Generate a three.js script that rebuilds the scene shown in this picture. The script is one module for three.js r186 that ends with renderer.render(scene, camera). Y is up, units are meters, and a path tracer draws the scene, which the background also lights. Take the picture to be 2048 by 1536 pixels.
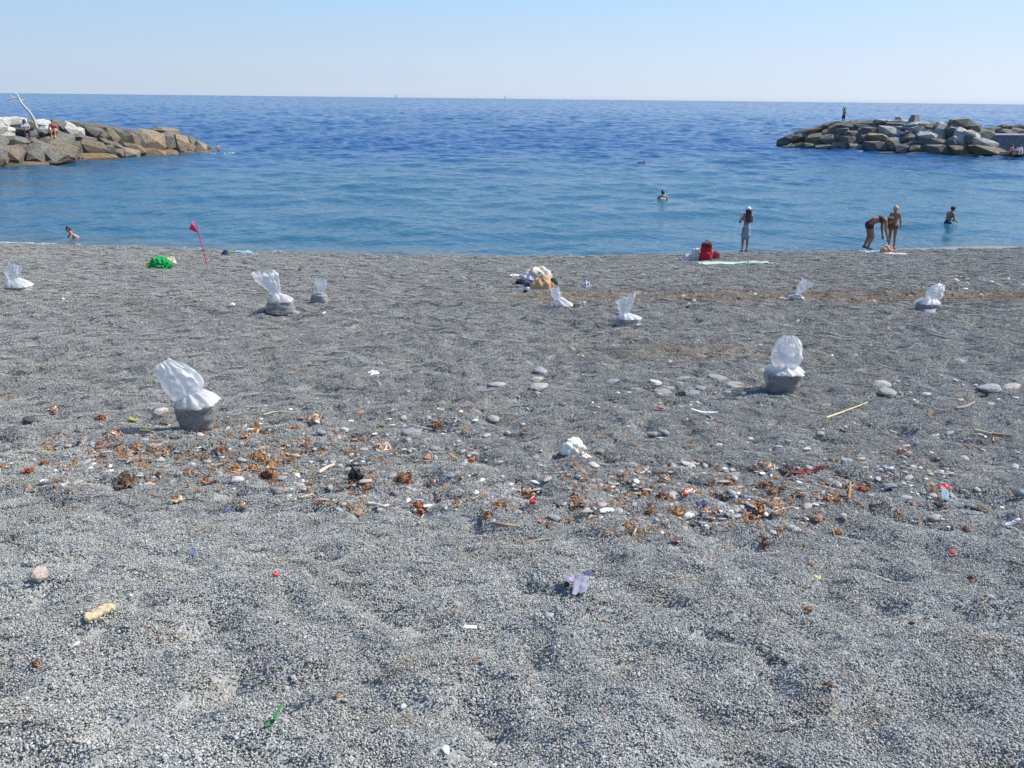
import * as THREE from 'three';
import { mergeGeometries, mergeVertices } from 'three/addons/utils/BufferGeometryUtils.js';
import { ConvexGeometry } from 'three/addons/geometries/ConvexGeometry.js';
import { createNoise2D, createNoise3D } from 'simplex-noise';

// ---------------------------------------------------------------- camera, sky, sun
const scene = new THREE.Scene();
const FOV = 51.4, EYE = 4.9, PITCH = -0.343900, ROLL = 0.01123;
const camera = new THREE.PerspectiveCamera(FOV, 4 / 3, 0.1, 30000);
camera.position.set(0, EYE, 0);
camera.rotation.set(PITCH, 0, ROLL, 'YXZ');
camera.updateMatrixWorld(true);
const renderer = new THREE.WebGLRenderer({ antialias: true });
renderer.toneMapping = THREE.LinearToneMapping;
renderer.toneMappingExposure = 1.85;
renderer.shadowMap.enabled = true;

const SUN_EL = 48 * Math.PI / 180, SUN_AZ = 12 * Math.PI / 180;          // from the right, a little out to sea
const sunDir = new THREE.Vector3(Math.cos(SUN_EL) * Math.cos(SUN_AZ), Math.sin(SUN_EL), -Math.cos(SUN_EL) * Math.sin(SUN_AZ));
const sun = new THREE.DirectionalLight(new THREE.Color(1, 0.955, 0.88), 3.7);
sun.position.copy(sunDir).multiplyScalar(60);
sun.castShadow = true;
Object.assign(sun.shadow.camera, { left: -60, right: 60, top: 60, bottom: -60, near: 1, far: 200 });
sun.name = 'sun';
scene.add(sun);

{ // clear sky: pale haze at the horizon, deeper blue above, brighter round the sun
  const W = 1024, Hh = 512, data = new Float32Array(W * Hh * 4), d = new THREE.Vector3();
  const stops = [[0, [.325, .375, .445]], [2.2, [.315, .378, .46]], [6, [.235, .36, .50]], [14, [.145, .275, .50]], [35, [.085, .195, .43]], [90, [.05, .115, .27]]];
  for (let j = 0; j < Hh; j++) {
    const el = ((j + .5) / Hh - .5) * 180, e = Math.max(0, el);
    let k = 0; while (k < stops.length - 2 && e > stops[k + 1][0]) k++;
    const t = Math.min(1, (e - stops[k][0]) / (stops[k + 1][0] - stops[k][0]));
    for (let i = 0; i < W; i++) {
      const az = ((i + .5) / W - .5) * 2 * Math.PI, ce = Math.cos(el * Math.PI / 180);
      d.set(ce * Math.cos(az), Math.sin(el * Math.PI / 180), ce * Math.sin(az));
      const c = d.dot(sunDir), glow = 0.20 * Math.pow(Math.max(0, .5 + .5 * c), 4), low = Math.exp(-e / 9) * 0.05 * (d.x);
      for (let n = 0; n < 3; n++) {
        let v = stops[k][1][n] + (stops[k + 1][1][n] - stops[k][1][n]) * t;
        v = v * (1 + 0.18 * c) + glow * [1, .98, .9][n] * .55 + low * [1, .7, .35][n];
        data[(j * W + i) * 4 + n] = v;
      }
      data[(j * W + i) * 4 + 3] = 1;
    }
  }
  const t = new THREE.DataTexture(data, W, Hh, THREE.RGBAFormat, THREE.FloatType);
  t.mapping = THREE.EquirectangularReflectionMapping; t.magFilter = THREE.LinearFilter; t.needsUpdate = true;
  scene.background = t; scene.environment = t;
}

// ---------------------------------------------------------------- helpers
const rng = (s) => () => { s = (s + 0x6d2b79f5) | 0; let t = Math.imul(s ^ (s >>> 15), 1 | s); t = (t + Math.imul(t ^ (t >>> 7), 61 | t)) ^ t; return ((t ^ (t >>> 14)) >>> 0) / 4294967296; };
const n2 = createNoise2D(rng(11)), n3 = createNoise3D(rng(12));
const V = (x, y, z) => new THREE.Vector3(x, y, z);
const clamp = (x, a = 0, b = 1) => Math.min(b, Math.max(a, x));
const sstep = (a, b, x) => { const t = clamp((x - a) / (b - a)); return t * t * (3 - 2 * t); };
const lerp = (a, b, t) => a + (b - a) * t;
const pick = (tab, x) => { let k = 0; while (k < tab.length - 2 && x > tab[k + 1][0]) k++; const t = (x - tab[k][0]) / (tab[k + 1][0] - tab[k][0]); return lerp(tab[k][1], tab[k + 1][1], t); };
const col = (r, g, b) => new THREE.Color().setRGB(r, g, b);
const srgb = (hex) => new THREE.Color(hex);
const used = new Map();
function numbered(name) { const n = used.get(name) ?? 0; used.set(name, n + 1); return n ? name + '_' + String(n).padStart(3, '0') : name; }
function tag(o, label, category, group, kind) { Object.assign(o.userData, { label, category }); if (group) o.userData.group = group; if (kind) o.userData.kind = kind; return o; }
function thing(name, label, category, p, yaw = 0, group) {
  const o = new THREE.Group(); o.name = numbered(name); o.position.copy(p); o.rotation.y = yaw; scene.add(o);
  return tag(o, label, category, group);
}
function part(name, geo, mat, parent) { const m = new THREE.Mesh(geo, mat); m.name = name; m.castShadow = m.receiveShadow = true; parent.add(m); return m; }
function solo(name, geo, mat, label, category, p, yaw = 0, group, kind) {
  const m = new THREE.Mesh(geo, mat); m.name = numbered(name); m.position.copy(p); m.rotation.y = yaw; m.castShadow = m.receiveShadow = true; scene.add(m);
  return tag(m, label, category, group, kind);
}
const std = (c, rough = .8, extra = {}) => new THREE.MeshStandardMaterial({ color: c, roughness: rough, ...extra });

// ---------------------------------------------------------------- the lie of the beach (x to the right, d = distance out to sea = -z)
const DROP = [[-30, .9], [-2, 1.15], [1.5, 1.52], [3, 1.755], [4.6, 1.96], [9, 2.286], [27, 4.9], [60, 9.7]];
const WLINE = [[-60, 30], [-30, 28.2], [-17.7, 27.5], [-13.3, 27.2], [-8.8, 26.5], [-5.4, 26.2], [0, 26.2], [4.6, 26.7], [8.2, 27.5], [12.9, 28.4], [15.9, 29.1], [18.8, 29.5], [30, 31], [70, 36]];
const waterline = (x) => pick(WLINE, x) + .12 * n2(x * .5, 3.3);
function H0(x, d) {
  const k = d > 9 ? 9 + (d - 9) * 18 / (waterline(x) - 9) : d;
  let h = EYE - pick(DROP, k);
  const right = sstep(-3, 3, x);
  h -= .13 * right * Math.exp(-(((d - 10.8 - .08 * x) / .9) ** 2)) - .05 * Math.exp(-(((d - 9.2) / .8) ** 2));
  return h;
}
function H(x, d) {
  const far = 1 - .25 * sstep(8, 22, d), near = d < 27.5 ? 1 : 0;
  let h = H0(x, d);
  if (!near) return h;
  const w = clamp((waterline(x) - d) * 1.2 - .1);
  const a = n2(x * .45, d * .55), b = n2(x * 1.5 + 9, d * 1.75), c = n2(x * 3.4, d * 4.1 + 5), e = n2(x * 8.1, d * 9.3 + 2);
  const pits = Math.max(0, n2(x * 3.0 + 40, d * 3.2 - 7) + .05);
  return h + w * far * (.020 * a + .023 * b + .0185 * c + .0012 * e - .055 * pits * pits);
}
const F = (1536 / 2) / Math.tan(FOV * Math.PI / 360);
function ray(px, py) { return V((px - 1024) / F, -(py - 768) / F, -1).applyQuaternion(camera.quaternion); }
function ground(px, py) {               // where the line of sight through a place in the photograph meets the beach
  const r = ray(px, py); let t = 1, s = .05;
  for (; t < 60; t += s) if (EYE + r.y * t < H(r.x * t, -r.z * t)) break;
  for (let lo = t - s, hi = t, k = 0; k < 16; k++) { t = (lo + hi) / 2; if (EYE + r.y * t < H(r.x * t, -r.z * t)) hi = t; else lo = t; }
  return V(r.x * t, H(r.x * t, -r.z * t), r.z * t);
}
const onSea = (px, py) => { const r = ray(px, py), t = -EYE / r.y; return V(r.x * t, 0, r.z * t); };
const scaleAt = (p) => p.clone().sub(camera.position).applyQuaternion(camera.quaternion.clone().invert()).z / -F;   // metres per photo pixel there
function slope(x, d, e = .06) { return V(-(H(x + e, d) - H(x - e, d)) / (2 * e), 1, (H(x, d + e) - H(x, d - e)) / (2 * e)).normalize(); }

// brown, silty patches of the gravel and the thin seaweed wash lines (matter with ragged outlines)
function brownness(x, d) {
  const rag = n2(x * 1.3, d * 2.2) * .5 + n2(x * 4.1, d * 6) * .35 + n2(x * 11, d * 14) * .3;
  let v = 0;
  v = Math.max(v, 1.1 - Math.abs(d - (10.8 + .10 * x)) / 1.4 - .9 * sstep(.8, -1.2, x));
  v = Math.max(v, .55 - Math.abs(d - 6.9) / 1.6 - Math.abs(x - 1.6) / 4.5);
  v = Math.max(v, .55 - Math.abs(d - 11.2) / .8 - Math.abs(x + 7.4) / 2.2);
  v = Math.max(v, .42 - Math.abs(d - 10.9) / .7 - Math.abs(x + 2.5) / 3);
  return clamp(sstep(.05, .75, v + rag * .55));
}

// gravel tone: paler on the near side of the weed line, darker beyond, ragged edge
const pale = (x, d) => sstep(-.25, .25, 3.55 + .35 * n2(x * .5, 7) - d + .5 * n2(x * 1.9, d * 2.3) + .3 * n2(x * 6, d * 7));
// ---------------------------------------------------------------- gravel
function canvasNoise(size, fn, srgbOut) {
  const data = new Uint8Array(size * size * 4);
  for (let y = 0; y < size; y++) for (let x = 0; x < size; x++) { const c = fn(x / size, y / size), o = (y * size + x) * 4; data[o] = c[0]; data[o + 1] = c[1]; data[o + 2] = c[2]; data[o + 3] = 255; }
  const t = new THREE.DataTexture(data, size, size); t.wrapS = t.wrapT = THREE.RepeatWrapping; t.magFilter = THREE.LinearFilter; t.colorSpace = srgbOut ? THREE.SRGBColorSpace : THREE.NoColorSpace; t.needsUpdate = true;
  return t;
}
const toS = (l) => Math.round(255 * (l <= .0031308 ? 12.92 * l : 1.055 * Math.pow(l, 1 / 2.4) - .055));
const R0 = rng(5);
function pebbleTone(R) {
  const t = R();
  if (t < .022) { const v = .40 + .15 * R(); return [v, v * .98, v * .94]; }
  if (t < .11) { const v = .20 + .14 * R(); return [v * 1.12, v * .98, v * .84]; }
  const v = .175 + .235 * Math.pow(R(), 1.1);
  const g = R();
  return g < .5 ? [v * 1.0, v * 1.01, v * .935] : g < .75 ? [v * .985, v * 1.02, v * .91] : [v * 1.03, v * .99, v * .935];
}
let gravelMap, gravelNormal;
{
  const S = 1024, N = 150, cells = []; // 150 x 150 pebbles to the tile of 1.5 m
  for (let i = 0; i < N * N; i++) cells.push([R0(), R0(), pebbleTone(R0), R0()]);
  const color = new Uint8Array(S * S * 4), hgt = new Float32Array(S * S);
  for (let y = 0; y < S; y++) for (let x = 0; x < S; x++) {
    const u = x / S * N, v = y / S * N, iu = Math.floor(u), iv = Math.floor(v); let b = 9, b2 = 9, bc;
    for (let a = -1; a < 2; a++) for (let c = -1; c < 2; c++) {
      const q = cells[((iv + c + N) % N) * N + (iu + a + N) % N], dd = Math.hypot(iu + a + q[0] - u, iv + c + q[1] - v);
      if (dd < b) { b2 = b; b = dd; bc = q; } else if (dd < b2) b2 = dd;
    }
    const o = (y * S + x) * 4;
    for (let n = 0; n < 3; n++) color[o + n] = toS(bc[2][n]);
    color[o + 3] = 255;
    hgt[y * S + x] = Math.min(1, (b2 - b) * 2.2) * .7 + bc[3] * .5;
  }
  const nd = new Uint8Array(S * S * 4);
  for (let y = 0; y < S; y++) for (let x = 0; x < S; x++) {
    const gx = hgt[y * S + (x + 1) % S] - hgt[y * S + (x + S - 1) % S], gy = hgt[((y + 1) % S) * S + x] - hgt[((y + S - 1) % S) * S + x], o = (y * S + x) * 4;
    const v = V(-gx * 1.2, -gy * 1.2, 1).normalize();
    nd[o] = v.x * 127 + 128; nd[o + 1] = v.y * 127 + 128; nd[o + 2] = v.z * 127 + 128; nd[o + 3] = 255;
  }
  const mk = (d, s) => { const t = new THREE.DataTexture(d, S, S); t.wrapS = t.wrapT = THREE.RepeatWrapping; t.magFilter = THREE.LinearFilter; t.colorSpace = s ? THREE.SRGBColorSpace : THREE.NoColorSpace; t.needsUpdate = true; return t; };
  gravelMap = mk(color, true); gravelNormal = mk(nd, false);
}
{ // the beach: one sheet from behind the camera to under the water
  const rows = []; for (let d = -14; d < 1; d += .5) rows.push(d);
  for (let d = 1; d < 36;) { rows.push(d); d += d < 27 ? Math.max(.028, .0125 * d) : .5; }
  const C = 360, pos = [], uv = [], vc = [], idx = [];
  rows.forEach((d) => {
    for (let i = 0; i <= C; i++) {
      const s = i / C * 2 - 1, w = Math.max(5, 1.6 + .80 * Math.max(d, 0)) , x = Math.abs(s) > .97 ? Math.sign(s) * (w + (Math.abs(s) - .97) / .03 * 60) : s * w / .97;
      pos.push(x, H(x, d) - .011, -d); uv.push(x / 1.05, d / 1.05);
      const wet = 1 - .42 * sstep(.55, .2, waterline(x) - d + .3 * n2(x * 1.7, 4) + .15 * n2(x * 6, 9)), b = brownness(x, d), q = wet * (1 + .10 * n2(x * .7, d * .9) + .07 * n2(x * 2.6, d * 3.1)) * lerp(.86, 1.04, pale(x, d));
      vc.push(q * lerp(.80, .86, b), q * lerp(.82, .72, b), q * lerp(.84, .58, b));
    }
  });
  for (let r = 0; r < rows.length - 1; r++) for (let i = 0; i < C; i++) { const a = r * (C + 1) + i, b = a + C + 1; idx.push(a, a + 1, b, b, a + 1, b + 1); }
  const g = new THREE.BufferGeometry(); g.setAttribute('position', new THREE.Float32BufferAttribute(pos, 3)); g.setAttribute('uv', new THREE.Float32BufferAttribute(uv, 2)); g.setAttribute('color', new THREE.Float32BufferAttribute(vc, 3)); g.setIndex(idx); g.computeVertexNormals();
  solo('beach', g, std(col(1, 1, 1), .85, { map: gravelMap, normalMap: gravelNormal, normalScale: new THREE.Vector2(1, 1), vertexColors: true }), 'grey gravel beach sloping down to the sea', 'beach', V(0, 0, 0), 0, null, 'structure');
}
function pebbleGeo(R, detail = 0) {
  const g = mergeVertices(new THREE.IcosahedronGeometry(1, detail).deleteAttribute('uv').deleteAttribute('normal')), p = g.attributes.position;
  for (let i = 0; i < p.count; i++) { const k = .72 + .5 * R(); p.setXYZ(i, p.getX(i) * k, p.getY(i) * k, p.getZ(i) * k); }
  return g;
}
{ // loose gravel: small handfuls of pebbles, turned and tinted
  const R = rng(77), shapes = Array.from({ length: 12 }, () => pebbleGeo(R)), m = new THREE.Matrix4(), q = new THREE.Quaternion();
  const handful = () => {
    const list = [];
    for (let k = 0; k < 200; k++) {
      const g = shapes[(R() * 12) | 0].clone(), a = R() * 6.283, r = .052 * Math.sqrt(R()), big = R() < .02 ? 1.9 : 1, s = (.0017 + .0017 * R()) * big;
      m.compose(V(r * Math.cos(a), (R() - .4) * .004, r * Math.sin(a)), q.setFromEuler(new THREE.Euler(R() * .7, R() * 6.3, R() * .7)), V(s * (1 + .4 * R()), s * (.5 + .4 * R()), s));
      g.applyMatrix4(m); g.computeVertexNormals();
      const t = pebbleTone(R), n = g.attributes.position.count, c = new Float32Array(n * 3); for (let i = 0; i < n; i++) c.set(t, i * 3);
      g.setAttribute('color', new THREE.BufferAttribute(c, 3)); list.push(g);
    }
    return mergeGeometries(list);
  };
  const hands = Array.from({ length: 10 }, handful), spots = hands.map(() => []), up = V(0, 1, 0), q2 = new THREE.Quaternion(), q1 = new THREE.Quaternion();
  const mat = std(col(1, 1, 1), .75, { vertexColors: true });
  for (let d = 1.15; d < 27;) {
    const s = d < 3 ? 1 : 1 + (d - 3) * .115, step = .073 * s, w = .70 * d + 1.5;
    for (let x = -w; x < w; x += step) {
      const X = x + (R() - .5) * step * .6, Dd = d + (R() - .5) * step * .6;
      if (waterline(X) - Dd < .12) continue;
      q1.setFromUnitVectors(up, slope(X, Dd)); q2.setFromAxisAngle(up, R() * 6.283); q1.multiply(q2);
      const sc = s * (.9 + .25 * R());
      m.compose(V(X, H(X, Dd) + .0015, -Dd), q1, V(sc, sc, sc));
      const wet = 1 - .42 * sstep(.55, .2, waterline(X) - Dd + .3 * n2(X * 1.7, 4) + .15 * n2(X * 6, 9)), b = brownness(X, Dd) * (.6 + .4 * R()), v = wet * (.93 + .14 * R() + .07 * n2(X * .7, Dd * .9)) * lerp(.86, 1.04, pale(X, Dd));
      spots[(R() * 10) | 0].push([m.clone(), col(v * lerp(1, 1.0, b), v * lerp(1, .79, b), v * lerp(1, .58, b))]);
    }
    d += step;
  }
  const gravel = new THREE.Group(); gravel.name = 'gravel'; tag(gravel, 'loose grey pebbles covering the whole beach', 'gravel', null, 'stuff'); scene.add(gravel);
  hands.forEach((g, k) => {
    const im = new THREE.InstancedMesh(g, mat, spots[k].length); im.name = 'pebbles'; im.userData.kind = 'stuff';
    spots[k].forEach(([mm, c], i) => { im.setMatrixAt(i, mm); im.setColorAt(i, c); });
    im.castShadow = im.receiveShadow = true; gravel.add(im);
  });
}

// ---------------------------------------------------------------- the sea
{
  const R = rng(31), waves = [];
  for (let k = 0; k < 36; k++) {
    const L = .8 * Math.pow(8, R()), a = (R() - .5) * 2.1, kk = 2 * Math.PI / L;
    waves.push([kk * Math.sin(a), kk * Math.cos(a), R() * 6.283, .0058 * Math.pow(L, 1.0) * (.5 + R()), L]);
  }
  const swell = [[.05, .62, 1, .05], [-.12, .5, 2, .04], [.2, .9, 4, .025]];
  const rows = []; for (let d = 20; d < 9000;) { rows.push(d); d += d < 70 ? .2 : d < 200 ? .2 + (d - 70) * .014 : d * .0105; }
  const C = 480, pos = [], nor = [], uv = [], vc = [], idx = [];
  for (const d of rows) for (let i = 0; i <= C; i++) {
    const x = (i / C * 2 - 1) * (.80 * d + 9), open = .42 + .6 * sstep(48, 110, d + .25 * Math.abs(x)), flat = sstep(700, 300, d), gust = 1 + .22 * n2(x * .03, d * .015) + .25 * n2(x * .09, d * .05);
    let h = 0, hx = 0, hz = 0;
    for (const [kx, kz, ph, A0, L] of waves) { const A = A0 * open * gust, p = kx * x + kz * d + ph + 1.3 * n2(x / L * .12, d / L * .12 + ph); h += A * Math.sin(p); hx += A * kx * Math.cos(p); hz += A * kz * Math.cos(p); }
    for (const [kx, kz, ph, A] of swell) { const p = kx * x + kz * d + ph + 2 * n2(x * .03, d * .03); h += A * Math.sin(p) * .6; hx += A * .6 * kx * Math.cos(p); hz += A * .6 * kz * Math.cos(p); }
    const shore = sstep(0, 5, d - waterline(x)); h *= flat * (.15 + .85 * shore);
    pos.push(x, h - .01, -d); const l = Math.hypot(hx, 1, hz); nor.push(-hx / l, 1 / l, hz / l); uv.push(x / 7, d / 7);
    const deep = sstep(-26, 26, d - 68 + 12 * n2(x * .05, d * .04) + 7 * n2(x * .2, d * .15)), silt = sstep(2.4, -.6, d - waterline(x) + 1.2 * n2(x * .6, d * .8) + 3 * sstep(-4, 4, x)); // greener water in the cove, stirred silt at the left edge
    vc.push(lerp(lerp(.016, .006, deep), .08, silt), lerp(lerp(.080, .055, deep), .10, silt), lerp(lerp(.125, .155, deep), .10, silt));
  }
  for (let r = 0; r < rows.length - 1; r++) for (let i = 0; i < C; i++) { const a = r * (C + 1) + i, b = a + C + 1; idx.push(a, a + 1, b, b, a + 1, b + 1); }
  const g = new THREE.BufferGeometry(); g.setAttribute('position', new THREE.Float32BufferAttribute(pos, 3)); g.setAttribute('normal', new THREE.Float32BufferAttribute(nor, 3)); g.setAttribute('uv', new THREE.Float32BufferAttribute(uv, 2)); g.setAttribute('color', new THREE.Float32BufferAttribute(vc, 3)); g.setIndex(idx);
  // ripples: a tile of 7 m made of whole waves
  const S = 1024, rip = [];
  for (let k = 0; k < 60; k++) { const nx = Math.round((R() - .5) * 34), nz = Math.round(4 + 40 * R()); rip.push([nx, nz, R() * 6.283, .35 / Math.hypot(nx, nz)]); }
  const cs = new Float32Array(S); for (let i = 0; i < S; i++) cs[i] = Math.cos(i / S * 2 * Math.PI);
  const nd = new Uint8Array(S * S * 4);
  for (let y = 0; y < S; y++) for (let x = 0; x < S; x++) {
    let gx = 0, gy = 0;
    for (const [nx, nz, ph, A] of rip) { const c = A * cs[(((nx * x + nz * y + Math.round(ph * 163)) % S) + S) % S]; gx += c * nx; gy += c * nz; }
    const v = V(-gx * .055, -gy * .055, 1).normalize(), o = (y * S + x) * 4;
    nd[o] = v.x * 127 + 128; nd[o + 1] = v.y * 127 + 128; nd[o + 2] = v.z * 127 + 128; nd[o + 3] = 255;
  }
  const t = new THREE.DataTexture(nd, S, S); t.wrapS = t.wrapT = THREE.RepeatWrapping; t.magFilter = THREE.LinearFilter; t.needsUpdate = true;
  const water = new THREE.MeshPhysicalMaterial({ color: col(1, 1, 1), vertexColors: true, roughness: .17, ior: 1.33, normalMap: t, normalScale: new THREE.Vector2(1, 1) });
  solo('sea', g, water, 'blue rippled sea reaching to the horizon', 'sea', V(0, 0, 0), 0, null, 'structure');
}
// ---------------------------------------------------------------- shaping helpers
function stoneGeo(seed, { detail = 5, planes = 12, p = 12, noise = .05, flat = 1 } = {}) {      // a boulder: rounded planes cut from a ball
  const R = rng(seed), g = mergeVertices(new THREE.IcosahedronGeometry(1, detail).deleteAttribute('uv').deleteAttribute('normal')), pl = [];
  for (let i = 0; i < planes; i++) { const y = 1 - 2 * (i + .5) / planes, a = i * 2.39996 + R() * 1.1, r = Math.sqrt(1 - y * y); pl.push([V(r * Math.cos(a), y, r * Math.sin(a)).add(V(R() - .5, R() - .5, R() - .5).multiplyScalar(.55)).normalize(), .72 + .28 * R()]); }
  const P = g.attributes.position, v = V(), o = R() * 50;
  for (let i = 0; i < P.count; i++) {
    v.fromBufferAttribute(P, i).normalize(); let s = .02;
    for (const [n, h] of pl) { const c = v.dot(n) / h; if (c > 0) s += Math.pow(c, p); }
    const r = Math.pow(s, -1 / p) * (1 + noise * n3(v.x * 1.7 + o, v.y * 1.7, v.z * 1.7) + noise * .6 * n3(v.x * 5 + o, v.y * 5, v.z * 5));
    P.setXYZ(i, v.x * r, v.y * r * flat, v.z * r);
  }
  const b = new THREE.Box3().setFromBufferAttribute(P), sz = b.getSize(V()), ct = b.getCenter(V());
  g.translate(-ct.x, -ct.y, -ct.z); g.scale(1 / sz.x, 1 / sz.y, 1 / sz.z); g.computeVertexNormals();   // fills the unit box
  return boxUv(g);
}
function boxUv(g, k = 1) {
  const p = g.attributes.position, n = g.attributes.normal, uv = new Float32Array(p.count * 2);
  for (let i = 0; i < p.count; i++) { const a = [Math.abs(n.getX(i)), Math.abs(n.getY(i)), Math.abs(n.getZ(i))]; const [u, w] = a[1] >= a[0] && a[1] >= a[2] ? [p.getX(i), p.getZ(i)] : a[0] > a[2] ? [p.getZ(i), p.getY(i)] : [p.getX(i), p.getY(i)]; uv[i * 2] = u * k; uv[i * 2 + 1] = w * k; }
  g.setAttribute('uv', new THREE.BufferAttribute(uv, 2)); return g;
}
// surface nets over a signed distance
function netGeo(f, lo, hi, c) {
  const nx = Math.ceil((hi[0] - lo[0]) / c) + 2, ny = Math.ceil((hi[1] - lo[1]) / c) + 2, nz = Math.ceil((hi[2] - lo[2]) / c) + 2, D = new Float32Array(nx * ny * nz), at = (i, j, k) => (k * ny + j) * nx + i;
  for (let k = 0; k < nz; k++) for (let j = 0; j < ny; j++) for (let i = 0; i < nx; i++) D[at(i, j, k)] = f(lo[0] + i * c, lo[1] + j * c, lo[2] + k * c);
  const id = new Int32Array(D.length).fill(-1), pos = [], idx = [];
  for (let k = 0; k < nz - 1; k++) for (let j = 0; j < ny - 1; j++) for (let i = 0; i < nx - 1; i++) {
    let m = 0, sx = 0, sy = 0, sz = 0, n = 0;
    for (let e = 0; e < 8; e++) if (D[at(i + (e & 1), j + (e >> 1 & 1), k + (e >> 2))] < 0) m |= 1 << e;
    if (m === 0 || m === 255) continue;
    for (let a = 0; a < 8; a++) for (const b of [1, 2, 4]) if (!(a & b) && ((m >> a & 1) !== (m >> (a | b) & 1))) {
      const d0 = D[at(i + (a & 1), j + (a >> 1 & 1), k + (a >> 2))], e = a | b, d1 = D[at(i + (e & 1), j + (e >> 1 & 1), k + (e >> 2))], t = d0 / (d0 - d1);
      sx += (a & 1) + (b === 1 ? t : 0); sy += (a >> 1 & 1) + (b === 2 ? t : 0); sz += (a >> 2) + (b === 4 ? t : 0); n++;
    }
    id[at(i, j, k)] = pos.length / 3; pos.push(lo[0] + (i + sx / n) * c, lo[1] + (j + sy / n) * c, lo[2] + (k + sz / n) * c);
  }
  const quad = (a, b, cc, d, flip) => { if (Math.min(a, b, cc, d) < 0) return; flip ? idx.push(a, cc, b, b, cc, d) : idx.push(a, b, cc, b, d, cc); };
  for (let k = 1; k < nz - 1; k++) for (let j = 1; j < ny - 1; j++) for (let i = 1; i < nx - 1; i++) {
    const s = D[at(i, j, k)] < 0;
    if (s !== D[at(i + 1, j, k)] < 0) quad(id[at(i, j - 1, k - 1)], id[at(i, j, k - 1)], id[at(i, j - 1, k)], id[at(i, j, k)], !s);
    if (s !== D[at(i, j + 1, k)] < 0) quad(id[at(i - 1, j, k - 1)], id[at(i, j, k - 1)], id[at(i - 1, j, k)], id[at(i, j, k)], s);
    if (s !== D[at(i, j, k + 1)] < 0) quad(id[at(i - 1, j - 1, k)], id[at(i, j - 1, k)], id[at(i - 1, j, k)], id[at(i, j, k)], !s);
  }
  const g = new THREE.BufferGeometry(); g.setAttribute('position', new THREE.Float32BufferAttribute(pos, 3)); g.setIndex(idx); g.computeVertexNormals();
  return g;
}
const tube = (pts, r, rad = 7, seg = 0, taper = 1) => {
  const c = new THREE.CatmullRomCurve3(pts.map((p) => Array.isArray(p) ? V(...p) : p)), n = seg || pts.length * 4, g = new THREE.TubeGeometry(c, n, r, rad), P = g.attributes.position, o = V();
  for (let i = 0; i <= n; i++) { c.getPointAt(i / n, o); const k = lerp(1, taper, i / n); for (let j = 0; j <= rad; j++) { const q = i * (rad + 1) + j; P.setXYZ(q, o.x + (P.getX(q) - o.x) * k, o.y + (P.getY(q) - o.y) * k, o.z + (P.getZ(q) - o.z) * k); } }
  const caps = [0, 1].map((t) => { const s = new THREE.SphereGeometry(r * (t ? taper : 1), rad, 4), p = c.getPointAt(t); return s.translate(p.x, p.y, p.z); });
  return mergeGeometries([g, ...caps]);
};
// crumpled lump of cloth or paper: folds round a flattened dome that sits on the ground
function lumpGeo(seed, w, h, dp, o0 = {}) {
  const { fold = .18, freq = 2.2, sharp = true, detail = 14, base = -.12 } = o0;
  const g = mergeVertices(new THREE.IcosahedronGeometry(1, detail).deleteAttribute('uv').deleteAttribute('normal')), P = g.attributes.position, v = V(), o = seed * 7.31;
  for (let i = 0; i < P.count; i++) {
    v.fromBufferAttribute(P, i).normalize();
    let a = n3(v.x * freq + o, v.y * freq, v.z * freq), b = n3(v.x * freq * 2.3 + o, v.y * freq * 2.3, v.z * freq * 2.3 + 4);
    if (sharp) { a = .6 - 2 * Math.abs(a); b = .5 - 1.6 * Math.abs(b); }
    const az = Math.atan2(v.z, v.x), r = 1 + fold * a + fold * (sharp ? .45 : .22) * b + (sharp ? 0 : (o0.pleat ?? .07) * Math.sin(az * 8 + 2.5 * n2(v.y * 1.6 + o, 1) + o) * (1 - v.y * v.y)); v.multiplyScalar(r);
    if (v.y < base) v.y = base + (v.y - base) * .05;
    P.setXYZ(i, v.x * w / 2, (v.y - base) * h / (1 - base), v.z * dp / 2);
  }
  g.computeVertexNormals(); return boxUv(g, 4);
}
const grainTex = canvasNoise(256, (u, v) => { const a = Math.cos(u * 6.283), b = Math.sin(u * 6.283), c = Math.cos(v * 6.283), d = Math.sin(v * 6.283); let s = 0; for (const f of [1.2, 3, 7, 15]) s += n3(a * f + c * f * 1.7, b * f + d * f * .6, d * f + 3) / (1 + f * .12); const q = clamp(.5 + s * .24) * 255; return [q, q, q]; });
const clothTex = canvasNoise(128, (u, v) => { const q = 128 + 60 * Math.sin(u * 6.283 * 32) * Math.sin(v * 6.283 * 32) + 40 * n2(u * 9, v * 9); return [q, q, q]; });
const cloth = (c, extra = {}) => std(c, .9, { bumpMap: clothTex, bumpScale: .004, side: THREE.DoubleSide, ...extra });

// ---------------------------------------------------------------- the two rock breakwaters
function blockGeo(seed) {   // a quarried block: broken corners and flat faces
  const R = rng(seed), pts = [];
  const n = 15 + (seed % 5), tw = R() * 6.28;
  for (let k = 0; k < n; k++) { const y = 1 - 2 * (k + .5) / n, a = k * 2.39996 + tw + (R() - .5) * .9, r = Math.sqrt(1 - y * y), q = V(r * Math.cos(a), y, r * Math.sin(a)).add(V(R() - .5, R() - .5, R() - .5).multiplyScalar(.5)), p = Math.pow(Math.abs(q.x) ** 3.4 + Math.abs(q.y) ** 3.4 + Math.abs(q.z) ** 3.4, -1 / 3.4); pts.push(q.multiplyScalar(p * (.86 + .2 * R()))); }
  const g = new ConvexGeometry(pts), b = new THREE.Box3().setFromBufferAttribute(g.attributes.position), s = b.getSize(V()), c = b.getCenter(V());
  g.translate(-c.x, -c.y, -c.z); g.scale(1 / s.x, 1 / s.y, 1 / s.z); g.computeVertexNormals(); return boxUv(g);
}
const rockShapes = Array.from({ length: 18 }, (_, k) => blockGeo(400 + k));
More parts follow.
